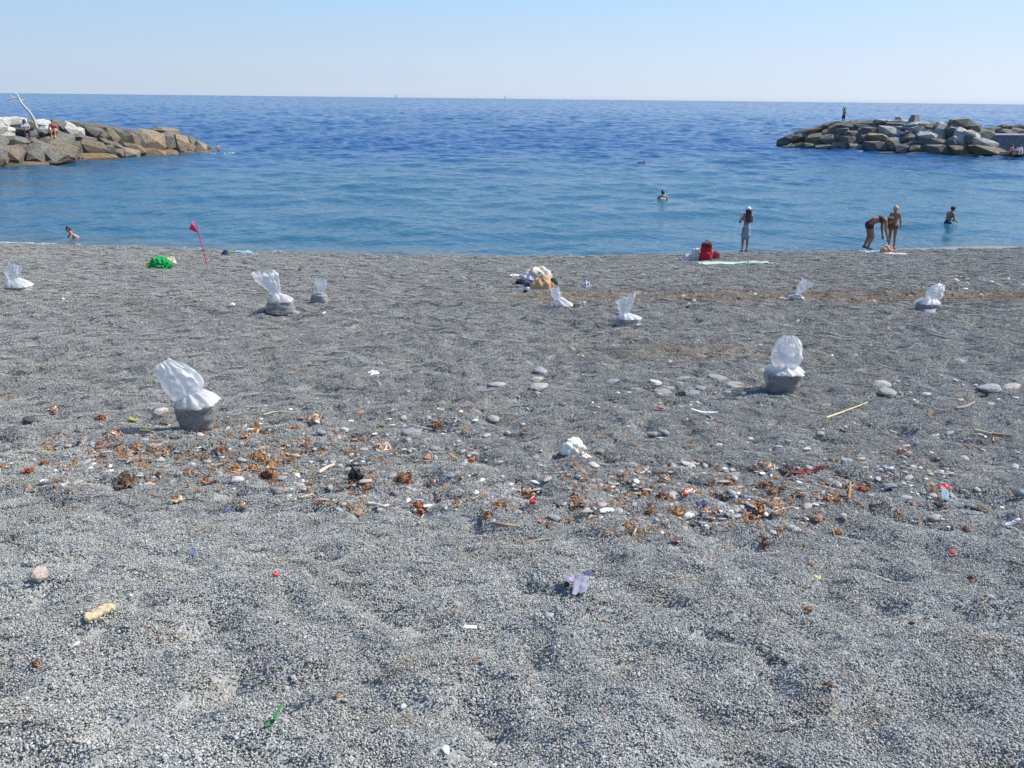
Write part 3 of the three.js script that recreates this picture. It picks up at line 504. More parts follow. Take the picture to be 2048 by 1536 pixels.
function person(label, p, yaw, pose, { size = 1, skin = FL.tan, hair = FL.hair, longHair = 0, wear = [], girth = 1, group = 'people on the beach and the rocks' }) {
  const t = thing('person', label, 'person', p, yaw, group), J = {};
  for (const k in pose) J[k] = V(...pose[k]);
  const g = girth, f = J.face.normalize(), up = J.up.clone().addScaledVector(f, -J.up.dot(f)).normalize(), side = up.clone().cross(f), at = (o, a, b, c) => o.clone().addScaledVector(side, a).addScaledVector(up, b).addScaledVector(f, c);
  const cs = J.sL.clone().sub(J.sR).normalize(), trunk = J.C.clone().sub(J.P).normalize();
  const B = [[J.hL, J.hR, .098 * g, .098 * g], [J.P, J.W, .108 * g, .100 * g, .05], [J.W.clone().addScaledVector(cs, .03), J.C.clone().addScaledVector(cs, .06), .088 * g, .098 * g, .05], [J.W.clone().addScaledVector(cs, -.03), J.C.clone().addScaledVector(cs, -.06), .088 * g, .098 * g, .05],
    [J.sL.clone().lerp(J.sR, .1), J.sR.clone().lerp(J.sL, .1), .058 * g, .058 * g, .06], [J.N, J.Hd, .052, .05]];
  for (const s of ['L', 'R']) B.push([J['s' + s], J['e' + s], .050 * g, .039 * g], [J['e' + s], J['w' + s], .040 * g, .026 * g], [J['h' + s], J['k' + s], .088 * g, .056 * g], [J['k' + s], J['a' + s], .056 * g, .036 * g], [J['a' + s], J['t' + s], .040, .028], [J['a' + s], J['a' + s].clone().lerp(J['t' + s], -.25), .036, .030]);
  const head = [[at(J.Hd, 0, -.035, .022), at(J.Hd, 0, .045, -.005), .070, .088, .05], [at(J.Hd, 0, -.07, .045), at(J.Hd, 0, -.05, .02), .042, .05, .03], [at(J.Hd, 0, .0, .085), at(J.Hd, 0, -.03, .105), .009, .014, .012],
    [at(J.Hd, .084, .0, -.005), at(J.Hd, .086, -.03, -.002), .012, .009, .01], [at(J.Hd, -.084, .0, -.005), at(J.Hd, -.086, -.03, -.002), .012, .009, .01], [at(J.Hd, .03, -.072, .07), at(J.Hd, -.03, -.072, .07), .011, .011, .015], [at(J.Hd, .045, .02, .075), at(J.Hd, -.045, .02, .075), .012, .012, .02], [J.N, J.Hd, .048, .046, .03]];
  const geos = [netGeo(sdfOf(B), ...boundsOf(B, .03), .016), netGeo(sdfOf(head, .02), ...boundsOf(head, .02), .0075)];
  for (const s of ['L', 'R']) { // a palm, four unequal fingers and a thumb
    const w = J['w' + s], d = w.clone().sub(J['e' + s]).normalize(), lat = Math.abs(d.y) > .7 ? V(0, 0, 1) : V(0, 1, 0), l2 = lat.addScaledVector(d, -lat.dot(d)).normalize(), nrm = d.clone().cross(l2), hand = [[w, w.clone().addScaledVector(d, .07), .026, .022]];
    [.068, .078, .074, .058].forEach((len, i) => { const a = w.clone().addScaledVector(d, .07).addScaledVector(l2, .030 - i * .020), b = a.clone().addScaledVector(d, len * .55), c = b.clone().addScaledVector(d, len * .4).addScaledVector(nrm, .018 * (s === 'L' ? 1 : -1)); hand.push([w.clone().lerp(a, .6), a, .016, .0105, .008], [a, b, .0105, .009, .004], [b, c, .009, .0075, .004]); });
    const th = w.clone().addScaledVector(d, .025).addScaledVector(l2, .026); hand.push([th, th.clone().addScaledVector(d, .035).addScaledVector(l2, .026), .012, .010, .006], [th.clone().addScaledVector(d, .035).addScaledVector(l2, .026), th.clone().addScaledVector(d, .064).addScaledVector(l2, .032), .010, .008, .004]);
    geos.push(netGeo(sdfOf(hand, .008), ...boundsOf(hand, .012), .0065));
  }
  part('body', mergeGeometries(geos), skin, t);
  for (const q of [.032, -.032]) part('eye', new THREE.SphereGeometry(.010, 8, 6).translate(...at(J.Hd, q, -.002, .083).toArray()), FL.hair, t);
  const hs = [[at(J.Hd, 0, .058, .0), at(J.Hd, 0, .02, -.045), .090, .088, .03]];
  if (longHair) { const base = at(J.Hd, 0, -.02, -.05), end = base.clone().add(V(0, -longHair, 0)).addScaledVector(f.clone().setY(0), -.05); for (const q of [-.06, 0, .06]) hs.push([at(base, q, 0, 0), end.clone().addScaledVector(side, q * 1.3), .06, .045, .04]); }
  const hsd = sdfOf(hs, .03); part('hair', netGeo((x, y, z) => hsd(x, y, z) + .008 * n3(x * 30, y * 12, z * 30), ...boundsOf(hs, .03), .011), hair, t);
  for (const [kind, m, o = .014] of wear) {
    let Q;
    if (kind === 'briefs') Q = [[J.hL, J.hR, .098 * g + o, .098 * g + o], [J.P, J.P.clone().lerp(J.W, .25), .108 * g + o, .104 * g + o], [J.hL, J.hL.clone().lerp(J.kL, .12), .088 * g + o, .084 * g + o], [J.hR, J.hR.clone().lerp(J.kR, .12), .088 * g + o, .084 * g + o]];
    if (kind === 'shorts') Q = [[J.hL, J.hR, .098 * g + o, .098 * g + o], [J.P, J.P.clone().lerp(J.W, .45), .108 * g + o, .104 * g + o], [J.hL, J.hL.clone().lerp(J.kL, .55), .09 * g + o, .078 * g + o * 1.5], [J.hR, J.hR.clone().lerp(J.kR, .55), .09 * g + o, .078 * g + o * 1.5]];
    if (kind === 'trousers') Q = [[J.hL, J.hR, .098 * g + o, .098 * g + o], [J.P, J.P.clone().lerp(J.W, .45), .108 * g + o, .104 * g + o], ...['L', 'R'].flatMap((s) => [[J['h' + s], J['k' + s], .09 * g + o, .06 * g + o], [J['k' + s], J['a' + s], .058 * g + o, .045 * g + o]])];
    if (kind === 'band') Q = [[J.C.clone().addScaledVector(cs, .07), J.C.clone().addScaledVector(cs, -.07), .100 * g + o * .7, .100 * g + o * .7]];
    if (kind === 'shirt') Q = [[J.P.clone().lerp(J.W, .3), J.W, .112 * g + o, .102 * g + o], [J.W.clone().addScaledVector(cs, .03), J.C.clone().addScaledVector(cs, .06), .09 * g + o, .10 * g + o], [J.W.clone().addScaledVector(cs, -.03), J.C.clone().addScaledVector(cs, -.06), .09 * g + o, .10 * g + o], [J.sL, J.sR, .06 * g + o, .06 * g + o], ...['L', 'R'].map((s) => [J['s' + s], J['s' + s].clone().lerp(J['e' + s], .6), .055 * g + o, .05 * g + o])];
    if (kind === 'skirt') Q = [[J.P.clone().lerp(J.W, .8), J.P, .11 * g + o, .135 * g + o], [J.P, J.kL.clone().lerp(J.hL, .45).lerp(J.kR.clone().lerp(J.hR, .45), .5), .135 * g + o, .18 * g + o]];
    if (kind === 'cap') Q = [[at(J.Hd, 0, .065, -.012), at(J.Hd, 0, .055, -.02), .094, .094], [at(J.Hd, 0, .06, .08), at(J.Hd, 0, .05, .13), .03, .018]];
    if (kind === 'capsole') continue;
    const sd = sdfOf(Q, .03); part({ briefs: 'swim_briefs', shorts: 'shorts', trousers: 'trousers', band: 'swim_top', shirt: 'shirt', skirt: 'skirt', cap: 'cap' }[kind], netGeo((x, y, z) => sd(x, y, z) + .006 * n3(x * 14, y * 9, z * 14), ...boundsOf(Q, .03), .0145), m, t);
  }
  t.scale.setScalar(size);
  return t;
}
const pose = (o) => Object.assign(standing(), o);
const onBeach = (px, py, sink = 0) => { const p = ground(px, py); p.y -= sink; return p; };
{
  // woman in a white cap, seen from behind, hands raised before her face
  const p = onBeach(1488, 505);
  person('long haired person in a white cap and grey blue skirt standing facing the sea', p, Math.PI + .25, pose({ eL: [.26, 1.16, .10], wL: [.10, 1.36, .26], eR: [-.26, 1.16, .10], wR: [-.08, 1.36, .26], aR: [-.12, .08, .02], tR: [-.14, .03, .17], up: [0, 1, .12] }), { size: .87, girth: .92, skin: FL.tan, longHair: .36, wear: [['skirt', cloth(col(.20, .235, .34))], ['band', cloth(col(.16, .18, .26))], ['cap', cloth(col(.62, .62, .61))]] });
  // stooping to the towel
  const q = onBeach(1738, 499);
  person('person bending down over the blue towel with one arm reaching to the ground', q, Math.PI / 2 - .1, pose({ P: [0, .90, -.12], W: [0, 1.03, .02], C: [0, 1.08, .22], N: [0, 1.08, .41], Hd: [0, 1.04, .55], sL: [.16, 1.06, .35], sR: [-.16, 1.06, .35], eL: [.19, .76, .38], wL: [.18, .48, .44], eR: [-.19, .74, .40], wR: [-.16, .42, .52], hL: [.09, .86, -.12], hR: [-.09, .86, -.12], kL: [.10, .46, -.04], kR: [-.10, .46, .02], aL: [.10, .08, -.16], aR: [-.10, .08, -.10], tL: [.10, .03, -.01], tR: [-.10, .03, .05], face: [0, -.5, 1], up: [0, 1, .5] }), { size: .98, girth: 1.12, skin: FL.tan, hair: FL.brownhair, wear: [['briefs', cloth(col(.05, .025, .02))], ['band', cloth(col(.05, .025, .02))]] });
  const r = onBeach(1779, 498);
  person('slim person with pale hair standing beside the bending one, looking toward the sea', r, Math.PI - .55, pose({ Hd: [.02, 1.60, 0], sL: [.16, 1.38, .04], sR: [-.16, 1.40, -.03], eL: [.20, 1.13, .02], eR: [-.24, 1.14, -.05], wL: [.21, .90, .08], wR: [-.27, .90, .02], kL: [.07, .49, .06], aL: [.05, .08, .04], tL: [.06, .03, .19], kR: [-.13, .49, -.06], aR: [-.18, .08, -.14], tR: [-.2, .03, 0], face: [.45, -.05, 1] }), { size: .87, girth: .96, skin: FL.tan, hair: FL.blond, wear: [['briefs', cloth(col(.16, .07, .035))]] });
  // wading, forearm held out
  const w = onSea(1895, 448); w.y = -.80;
  person('dark haired person standing waist deep in the sea at right', w, Math.PI / 2 + .25, pose({ C: [0, 1.26, .04], N: [0, 1.43, .10], Hd: [0, 1.56, .16], sL: [.17, 1.37, .06], sR: [-.17, 1.37, .06], eL: [.22, 1.10, .10], wL: [.16, 1.02, .32], eR: [-.22, 1.10, .12], wR: [-.14, 1.00, .36], face: [0, -.4, 1], up: [0, 1, .3] }), { size: .92, skin: FL.tan, hair: FL.hair, wear: [['shorts', cloth(col(.03, .04, .08))]] });
  // lying in the shallows, propped on the elbows
  const c = ground(140, 486); c.y = -.13;
  person('dark haired person lying in the shallows at the left, propped on the arms', c, -.95, pose({ P: [0, -.12, -.50], W: [0, .03, -.38], C: [0, .18, -.22], N: [0, .36, -.08], Hd: [0, .49, -.02], sL: [.16, .30, -.12], sR: [-.16, .30, -.12], eL: [.20, .06, .06], eR: [-.20, .06, .06], wL: [.10, .03, .26], wR: [-.10, .03, .26], hL: [.09, -.16, -.55], hR: [-.09, -.16, -.55], kL: [.10, -.30, -.93], kR: [-.10, -.30, -.93], aL: [.10, -.36, -1.31], aR: [-.10, -.36, -1.31], tL: [.10, -.42, -1.41], tR: [-.10, -.42, -1.41] }), { size: .84, girth: .9, skin: FL.skin, hair: FL.brownhair, wear: [['briefs', cloth(col(.05, .09, .2))]] });
  // afloat with the orange ring
  const fl = onSea(1325, 399);
  person('dark haired swimmer with shoulders above the water, far from the beach', fl.clone().add(V(0, -1.25, 0)), Math.PI, pose({ eL: [.29, 1.18, .04], wL: [.36, 1.12, .20], eR: [-.29, 1.18, .04], wR: [-.36, 1.12, .20] }), { skin: std(col(.46, .20, .10), .5), hair: FL.hair, wear: [['band', cloth(col(.55, .55, .54))], ['shorts', cloth(col(.05, .05, .08))]] });

  // on the rocks
  const a = leftFace(57, 262), A = scaleAt(a);
  person('person in pale top and dark trousers sitting on the left breakwater by the drift tree', a.clone().add(V(.25, -.1, .75)), .6, pose({ P: [0, .10, 0], W: [0, .26, 0], C: [0, .42, .04], N: [0, .60, .05], Hd: [0, .74, .08], sL: [.17, .54, .04], sR: [-.17, .54, .04], eL: [.23, .30, .12], eR: [-.23, .30, .12], wL: [.10, .24, .34], wR: [-.10, .24, .34], hL: [.10, .08, .02], hR: [-.10, .08, .02], kL: [.13, .14, .43], kR: [-.13, .14, .43], aL: [.12, -.28, .50], aR: [-.12, -.28, .50], tL: [.12, -.33, .64], tR: [-.12, -.33, .64] }), { size: 1.1, skin: FL.tan, hair: FL.hair, longHair: .15, wear: [['shirt', cloth(col(.40, .42, .44))], ['trousers', cloth(col(.018, .022, .06))]] });
  const b = leftFace(116, 264);
  person('tanned person in a reddish swimsuit sitting on the left breakwater right of the tree', b.clone().add(V(.1, -.05, .75)), .35, pose({ P: [0, .12, 0], W: [0, .28, 0], C: [0, .44, .03], N: [0, .62, .04], Hd: [0, .76, .07], sL: [.18, .56, .03], sR: [-.18, .56, .03], eL: [.27, .32, .02], eR: [-.27, .32, .02], wL: [.28, .10, .10], wR: [-.28, .10, .10], hL: [.10, .10, .02], hR: [-.10, .10, .02], kL: [.12, .20, .42], kR: [-.12, .20, .42], aL: [.11, -.22, .50], aR: [-.11, -.22, .50], tL: [.11, -.27, .64], tR: [-.11, -.27, .64] }), { size: 1.1, skin: std(col(.40, .18, .10), .6), hair: FL.brownhair, wear: [['briefs', cloth(col(.25, .04, .03))], ['band', cloth(col(.25, .04, .03))]] });
  const e = leftFace(428, 300); e.y = -.1;
  person('small figure standing at the tip of the left breakwater where the sea splashes', e.clone().add(V(.5, -.35, .3)), 1.2, pose({}), { size: .62, skin: FL.skin, hair: FL.brownhair, wear: [['shorts', cloth(col(.25, .06, .04))]] });
  const m = rightFace(1690, 246);
  person('person in dark shorts standing on the right breakwater with one arm raised', m.clone().add(V(.1, -.15, -.9)), .5, pose({ eL: [.27, 1.18, .02], wL: [.20, .98, .18], eR: [-.36, 1.50, .05], wR: [-.30, 1.76, .06], kL: [.13, .49, .03], aL: [.17, .08, -.02], tL: [.2, .03, .12], kR: [-.14, .49, 0], aR: [-.20, .08, -.02], tR: [-.24, .03, .12] }), { size: 1.0, skin: FL.dark, hair: FL.hair, wear: [['shorts', cloth(col(.02, .02, .035))]] });
  const sit = (px, py, lab, c, yaw) => { const o = rightFace(px, py); person(lab, o.clone().add(V(0, -.05, .9)), yaw, pose({ P: [0, .10, 0], W: [0, .26, -.02], C: [0, .42, 0], N: [0, .60, .03], Hd: [0, .74, .06], sL: [.17, .54, .02], sR: [-.17, .54, .02], eL: [.24, .30, .10], eR: [-.24, .30, .10], wL: [.14, .24, .32], wR: [-.14, .24, .32], hL: [.10, .08, .02], hR: [-.10, .08, .02], kL: [.12, .36, .36], kR: [-.12, .36, .36], aL: [.11, .06, .62], aR: [-.11, .06, .62], tL: [.11, .02, .76], tR: [-.11, .02, .76] }), { size: 1.0, skin: FL.skin, hair: FL.brownhair, wear: c }); };
  sit(2010, 305, 'person in a red swimsuit sitting on the slab at the right end of the rocks', [['briefs', cloth(col(.3, .04, .04))], ['band', cloth(col(.3, .04, .04))]], .3);
  sit(2026, 306, 'person in a white top sitting on the slab at the right end of the rocks', [['shirt', cloth(col(.78, .76, .78))], ['shorts', cloth(col(.5, .55, .65))]], -.3);
}

// ---------------------------------------------------------------- things the bathers left on the gravel
function sheet(name, label, cat, px0, px1, py, wpx, color, seed, yaw = 0, up = .015) { // a towel spread over the stones
  const a = ground(px0, py), b = ground(px1, py), c = a.clone().lerp(b, .5), L = a.distanceTo(b), N = 40, M = 18, D = wpx, pos = [], idx = [], uv = [];
  for (const s of [1, -1]) for (let j = 0; j <= M; j++) for (let i = 0; i <= N; i++) {
    const u = i / N - .5, v = j / M - .5, x0 = u * L + .04 * n2(v * 3 + seed, u), z0 = v * D * (1 + .25 * n2(u * 2.2 + seed, 1)) + .05 * n2(u * 5 + seed, v), x = x0 * Math.cos(yaw) + z0 * Math.sin(yaw), z = -x0 * Math.sin(yaw) + z0 * Math.cos(yaw);
    const y = Math.max(...[-.06, 0, .06].map((o) => H(c.x + x + o, -(c.z + z)))) + up + .022 * Math.max(0, n2(x * 3 + seed, z * 4)) + .012 * n2(x * 9, z * 11 + seed) + s * .004;
    pos.push(x, y - c.y, z); uv.push(u * L * 3, v * D * 3);
  }
  const K = (N + 1) * (M + 1);
  for (let s = 0; s < 2; s++) for (let j = 0; j < M; j++) for (let i = 0; i < N; i++) { const p = s * K + j * (N + 1) + i, q = p + N + 1; s ? idx.push(p, p + 1, q, q, p + 1, q + 1) : idx.push(p, q, p + 1, q, q + 1, p + 1); }
  const rim = []; for (let i = 0; i < N; i++) rim.push([i, i + 1], [M * (N + 1) + i + 1, M * (N + 1) + i]); for (let j = 0; j < M; j++) rim.push([(j + 1) * (N + 1), j * (N + 1)], [j * (N + 1) + N, (j + 1) * (N + 1) + N]);
  for (const [p, q] of rim) idx.push(p, q, p + K, q, q + K, p + K);
  const g = new THREE.BufferGeometry(); g.setAttribute('position', new THREE.Float32BufferAttribute(pos, 3)); g.setAttribute('uv', new THREE.Float32BufferAttribute(uv, 2)); g.setIndex(idx); g.computeVertexNormals();
  return solo(name, g, cloth(color), label, cat, c);
}
sheet('beach_towel', 'long pale green beach towel spread out below the red backpack', 'towel', 1400, 1548, 528, .85, col(.36, .50, .38), 3, .04);
sheet('beach_towel', 'light blue beach towel under the bending person', 'towel', 1722, 1768, 504, .75, col(.20, .38, .46), 8);
sheet('beach_towel', 'small white and pink towel beside the light blue towel', 'towel', 1768, 1810, 508, .55, col(.52, .42, .38), 12);
const lump = (name, label, cat, px, py, wpx, hpx, c, seed, o = {}) => { const p = ground(px, py), s = scaleAt(p); p.y -= .01; const dpx = o.d ?? wpx * .7; p.z -= dpx * s * .4; p.y = H(p.x, -p.z) - .012 + (o.lift ?? 0) * s; return solo(name, lumpGeo(seed, wpx * s, hpx * s, dpx * s, { sharp: false, ...o }), o.mat ?? cloth(c), label, cat, p, o.yaw ?? 0, o.group); };
lump('straw_bag', 'tan rounded bag lying on the white and pink towel', 'bag', 1776, 506, 26, 16, col(.50, .30, .18), 4, { fold: .12 });
lump('crumpled_bag', 'bright green crumpled beach bag lying on the gravel left of the flag', 'bag', 316, 537, 46, 25, col(.01, .30, .07), 5, { fold: .17, freq: 2.0, pleat: .16, sharp: true });
lump('cream_cloth', 'cream cloth heaped against the bright green bag', 'cloth', 338, 531, 24, 17, col(.62, .50, .33), 6, { fold: .25, freq: 1.3 });
lump('yellow_cloth', 'small yellow green cloth under the left side of the green bag', 'cloth', 297, 534, 14, 12, col(.42, .52, .06), 7, { fold: .2 });
lump('white_sack', 'round white bag leaning on the red backpack', 'bag', 1393, 523, 26, 25, col(.56, .54, .49), 9, { fold: .2, freq: 1.3 });
lump('white_cloth', 'small white cloth left of the round white bag', 'cloth', 1375, 520, 18, 12, col(.5, .5, .54), 10, { fold: .2 });
lump('dark_red_bag', 'small dark red bag right of the red backpack', 'bag', 1432, 519, 18, 16, col(.30, .02, .05), 11, { fold: .18 });
{
  const p = ground(1411, 522), s = scaleAt(p), t = thing('backpack', 'red backpack standing upright beside the round white bag', 'backpack', p, -.25), red = cloth(col(.42, .012, .02)), dk = cloth(col(.10, .01, .015));
  const box = (w, h, d, seed) => { const g = mergeVertices(new THREE.IcosahedronGeometry(1, 8).deleteAttribute('uv').deleteAttribute('normal')), P = g.attributes.position; for (let i = 0; i < P.count; i++) { const v = V().fromBufferAttribute(P, i), k = Math.pow(Math.abs(v.x) ** 4 + Math.abs(v.y) ** 4 + Math.abs(v.z) ** 4, -.25) * (1 + .05 * n3(v.x * 2 + seed, v.y * 2, v.z * 2)); P.setXYZ(i, v.x * k * w / 2 * (1 - .12 * v.y), v.y * k * h / 2, v.z * k * d / 2 * (1 - .2 * v.y)); } g.computeVertexNormals(); return boxUv(g, 4); };
  part('main_compartment', box(24 * s, 36 * s, 17 * s, 1), red, t).position.y = 17 * s;
  part('front_pocket', box(18 * s, 17 * s, 9 * s, 2), red, t).position.set(0, 11 * s, 9 * s);
  part('top_flap', box(21 * s, 9 * s, 16 * s, 3), dk, t).position.set(0, 33 * s, 1 * s);
  part('handle', tube([[-4 * s, 36 * s, 0], [-3 * s, 40 * s, 0], [3 * s, 40 * s, 0], [4 * s, 36 * s, 0]], .012, 6), dk, t);
  for (const q of [-1, 1]) part('strap', tube([[q * 7 * s, 32 * s, -8 * s], [q * 8 * s, 22 * s, -13 * s], [q * 9 * s, 6 * s, -9 * s]], .018, 6), dk, t);
}
// heap of clothes and bags in the middle of the beach
lump('denim_jacket', 'blue denim cloth spilling from the left of the clothes heap', 'clothing', 1066, 576, 34, 16, col(.07, .09, .17), 14, { fold: .2, freq: 1.3 });
lump('pale_cloth', 'pale violet cloth at the left side of the clothes heap', 'clothing', 1056, 566, 38, 22, col(.42, .40, .43), 15, { fold: .14, d: 30, freq: 1.2, pleat: .12 });
lump('white_towel', 'white and pink towel crumpled on top of the clothes heap', 'towel', 1076, 568, 56, 33, col(.56, .48, .40), 16, { fold: .13, d: 40, freq: 1.3, pleat: .12 });
lump('orange_bag', 'tan orange cloth bag at the front of the clothes heap', 'bag', 1084, 579, 46, 31, col(.50, .31, .15), 17, { fold: .12, d: 26, freq: 1.2, pleat: .10 });
lump('green_bag', 'dark green bag at the right end of the clothes heap', 'bag', 1106, 570, 20, 15, col(.02, .055, .03), 18, { fold: .12 });
lump('folded_cloth', 'small orange cloth tucked under the dark green bag', 'clothing', 1103, 576, 18, 7, col(.66, .36, .16), 19, { fold: .15 });
lump('black_bag', 'flat black bag at the left foot of the clothes heap', 'bag', 1042, 570, 22, 10, col(.014, .014, .02), 20, { fold: .12 });
lump('white_shoe', 'small white shoe lying left of the blue denim cloth', 'shoe', 1055, 579, 10, 6, col(.55, .56, .6), 21, { fold: .12 });
lump('dark_shoe', 'small dark shoe in front of the clothes heap', 'shoe', 1051, 583, 9, 5, col(.02, .02, .05), 22, { fold: .12 });
lump('pale_strap_cloth', 'thin pale cloth trailing left from the clothes heap', 'clothing', 1030, 554, 24, 5, col(.66, .62, .58), 23, { fold: .25 });
lump('plastic_bag', 'small white crumpled plastic bag lying right of the clothes heap', 'plastic bag', 1173, 577, 16, 13, col(.78, .82, .82), 24, { fold: .3, freq: 1.3, mat: std(col(.5, .54, .53), .5) });
lump('dark_shoe', 'dark blue beach shoes standing near the water right of the pink flag', 'shoe', 450, 511, 14, 11, col(.035, .06, .12), 25, { fold: .22 });
const flip = (label, px, py, c, yaw) => { const p = ground(px, py), t = thing('flip_flop', label, 'flip-flop', p, yaw, 'flip-flops near the water'), sh = new THREE.Shape(); sh.moveTo(-.045, -.13); sh.bezierCurveTo(-.05, -.16, .05, -.16, .045, -.13); sh.bezierCurveTo(.03, -.02, .06, .04, .05, .10); sh.bezierCurveTo(.04, .17, -.04, .17, -.05, .10); sh.bezierCurveTo(-.055, .04, -.03, -.02, -.045, -.13); part('sole', new THREE.ExtrudeGeometry(sh, { depth: .022, bevelSize: .006, bevelThickness: .005, bevelSegments: 2 }).rotateX(-Math.PI / 2), std(c, .7), t).position.y = .012; for (const q of [-1, 1]) part('strap', tube([[0, .04, -.09], [q * .03, .07, -.04], [q * .045, .035, .02]], .009, 6), std(c, .6), t); t.rotation.x = .5; return t; };
flip('left one of two light blue flip-flops near the water', 481, 506, col(.25, .58, .72), 1.3); flip('right one of two light blue flip-flops near the water', 501, 507, col(.40, .66, .76), 1.0);
{ // pennant
  const p = ground(414, 531), s = scaleAt(p), t = thing('pink_flag', 'pink pennant on a thin leaning pole stuck in the gravel near the water', 'flag', p), X = (x, y, z = 0) => V((x - 414) * s, (531 - y) * s, z);
  part('pole', tube([X(414.5, 536), X(411, 505), X(407, 478), X(403, 448)], .0115, 7, 12), std(col(.55, .03, .10), .5), t);
  const a = X(398, 443, .01), b = X(389, 458, .10), c = X(405, 467, .01), N = 10, pos = [], idx = [], row = [];
  for (const o of [.003, -.003]) for (let i = 0; i <= N; i++) for (let j = 0; j <= N - i; j++) { const u = i / N, w = j / N, q = a.clone().multiplyScalar(1 - u - w).addScaledVector(b, u).addScaledVector(c, w); q.z += .03 * Math.sin(u * 6 + w * 3) + o; row.push([o > 0 ? 0 : 1, i, j]); pos.push(q.x, q.y, q.z); }
  const id = (f, i, j) => f * (N + 1) * (N + 2) / 2 + i * (N + 1) - i * (i - 1) / 2 + j;
  for (const f of [0, 1]) for (let i = 0; i < N; i++) for (let j = 0; j < N - i; j++) { const q = [id(f, i, j), id(f, i + 1, j), id(f, i, j + 1)]; idx.push(...(f ? [q[0], q[2], q[1]] : q)); if (j < N - i - 1) { const r = [id(f, i + 1, j), id(f, i + 1, j + 1), id(f, i, j + 1)]; idx.push(...(f ? [r[0], r[2], r[1]] : r)); } }
  const g = new THREE.BufferGeometry(); g.setAttribute('position', new THREE.Float32BufferAttribute(pos, 3)); g.setIndex(idx); g.computeVertexNormals();
  part('pennant', g, std(col(.72, .03, .15), .8, { side: THREE.DoubleSide }), t);
}
// ---------------------------------------------------------------- out at sea
function sailboat(label, px, d, h) {
  const r = ray(px, 200), k = d / -r.z, t = thing('sailboat', label, 'sailboat', V(r.x * k, 0, -d), .4, 'sailboats on the horizon'), w = std(col(.75, .75, .74), .6), g = std(col(.34, .33, .36), .6);
  const hull = new THREE.Shape(); hull.moveTo(-h * .34, h * .08); hull.lineTo(h * .36, h * .10); hull.lineTo(h * .27, -h * .04); hull.lineTo(-h * .3, -h * .04);
  part('hull', new THREE.ExtrudeGeometry(hull, { depth: h * .16, bevelSize: h * .02, bevelThickness: h * .03 }).translate(0, 0, -h * .08), g, t);
  part('mast', new THREE.CylinderGeometry(h * .012, h * .018, h, 6).translate(0, h * .55, 0), g, t);
  const sail = (x0, x1, y1) => { const s = new THREE.Shape(); s.moveTo(x0, h * .14); s.lineTo(x1, h * .16); s.lineTo(x0 * .3, y1); return new THREE.ExtrudeGeometry(s, { depth: h * .006, bevelEnabled: false }); };
  part('mainsail', sail(-h * .03, -h * .3, h), w, t); part('jib', sail(h * .03, h * .3, h * .85), w, t);
}
sailboat('tiny sailboat on the horizon left of the centre of the photo', 792, 2400, 14); sailboat('tiny sailboat on the horizon near the centre of the photo', 1010, 2400, 13);
{ const p = onSea(1283, 327), g = mergeVertices(new THREE.IcosahedronGeometry(1, 5).deleteAttribute('uv').deleteAttribute('normal')); g.scale(.34, .09, .2); const t = thing('float', 'small dark float lying on the open water beyond the swimmer', 'float', p.setY(.05)); g.computeVertexNormals(); part('hull', g, std(col(.03, .025, .03), .6), t); part('knob', new THREE.SphereGeometry(.07, 10, 8).translate(.2, .12, 0), std(col(.03, .025, .03), .6), t); }
{ // thin broken foam where ripples run up the stones
  const R = rng(61), list = [];
  const blob = (x, d, w, dd) => { const g = lumpGeo(R() * 90, w, .035, dd, { fold: .3, freq: 1.6, detail: 4 }); g.translate(x, Math.max(H(x, d), -.02) + .006, -d); list.push(g); };
  for (let i = 0; i < 46; i++) { const x = -19.5 + 3.8 * R(), d = waterline(x) - .05 + .5 * (R() - .5); blob(x, d, .12 + .3 * R() * R(), .05 + .05 * R()); }
  for (let i = 0; i < 9; i++) { const x = -15 + 8 * R(), d = waterline(x) + .1 * (R() - .3); blob(x, d, .08 + .2 * R(), .04 + .03 * R()); }
  for (const [px, py, n, sp] of [[444, 307, 16, 1.0], [1590, 299, 5, .4], [1717, 303, 6, .6], [1836, 308, 9, 1.4]]) for (let i = 0; i < n; i++) { const p = onSea(px, py), g = lumpGeo(R() * 90, .12 + .4 * R() * R(), .07, .15 * R() + .1, { fold: .3, detail: 4 }); g.translate(p.x + (R() - .5) * sp * 2, 0, p.z + (R() - .5) * sp); list.push(g); }
  solo('foam', mergeGeometries(list), std(col(.40, .41, .40), .9), 'thin white foam along the water edge and at the rocks', 'foam', V(0, 0, 0), 0, null, 'stuff');
}
// ---------------------------------------------------------------- stones, driftwood, dry seaweed and litter on the gravel
const flatShapes = Array.from({ length: 6 }, (_, k) => stoneGeo(700 + k, { detail: 7, planes: 14 + k, p: 7, noise: .06 }));
const stoneMat = (c) => std(c, .8, { map: rockTex, bumpMap: grainTex, bumpScale: .004 });
const STONE = { grey: stoneMat(col(.46, .455, .45)), dark: stoneMat(col(.13, .11, .11)), white: stoneMat(col(.88, .85, .80)), warm: stoneMat(col(.60, .55, .48)), pink: stoneMat(col(.86, .70, .60)), mauve: stoneMat(col(.42, .41, .41)) };
const RS = rng(222), ROLLCALL = [];
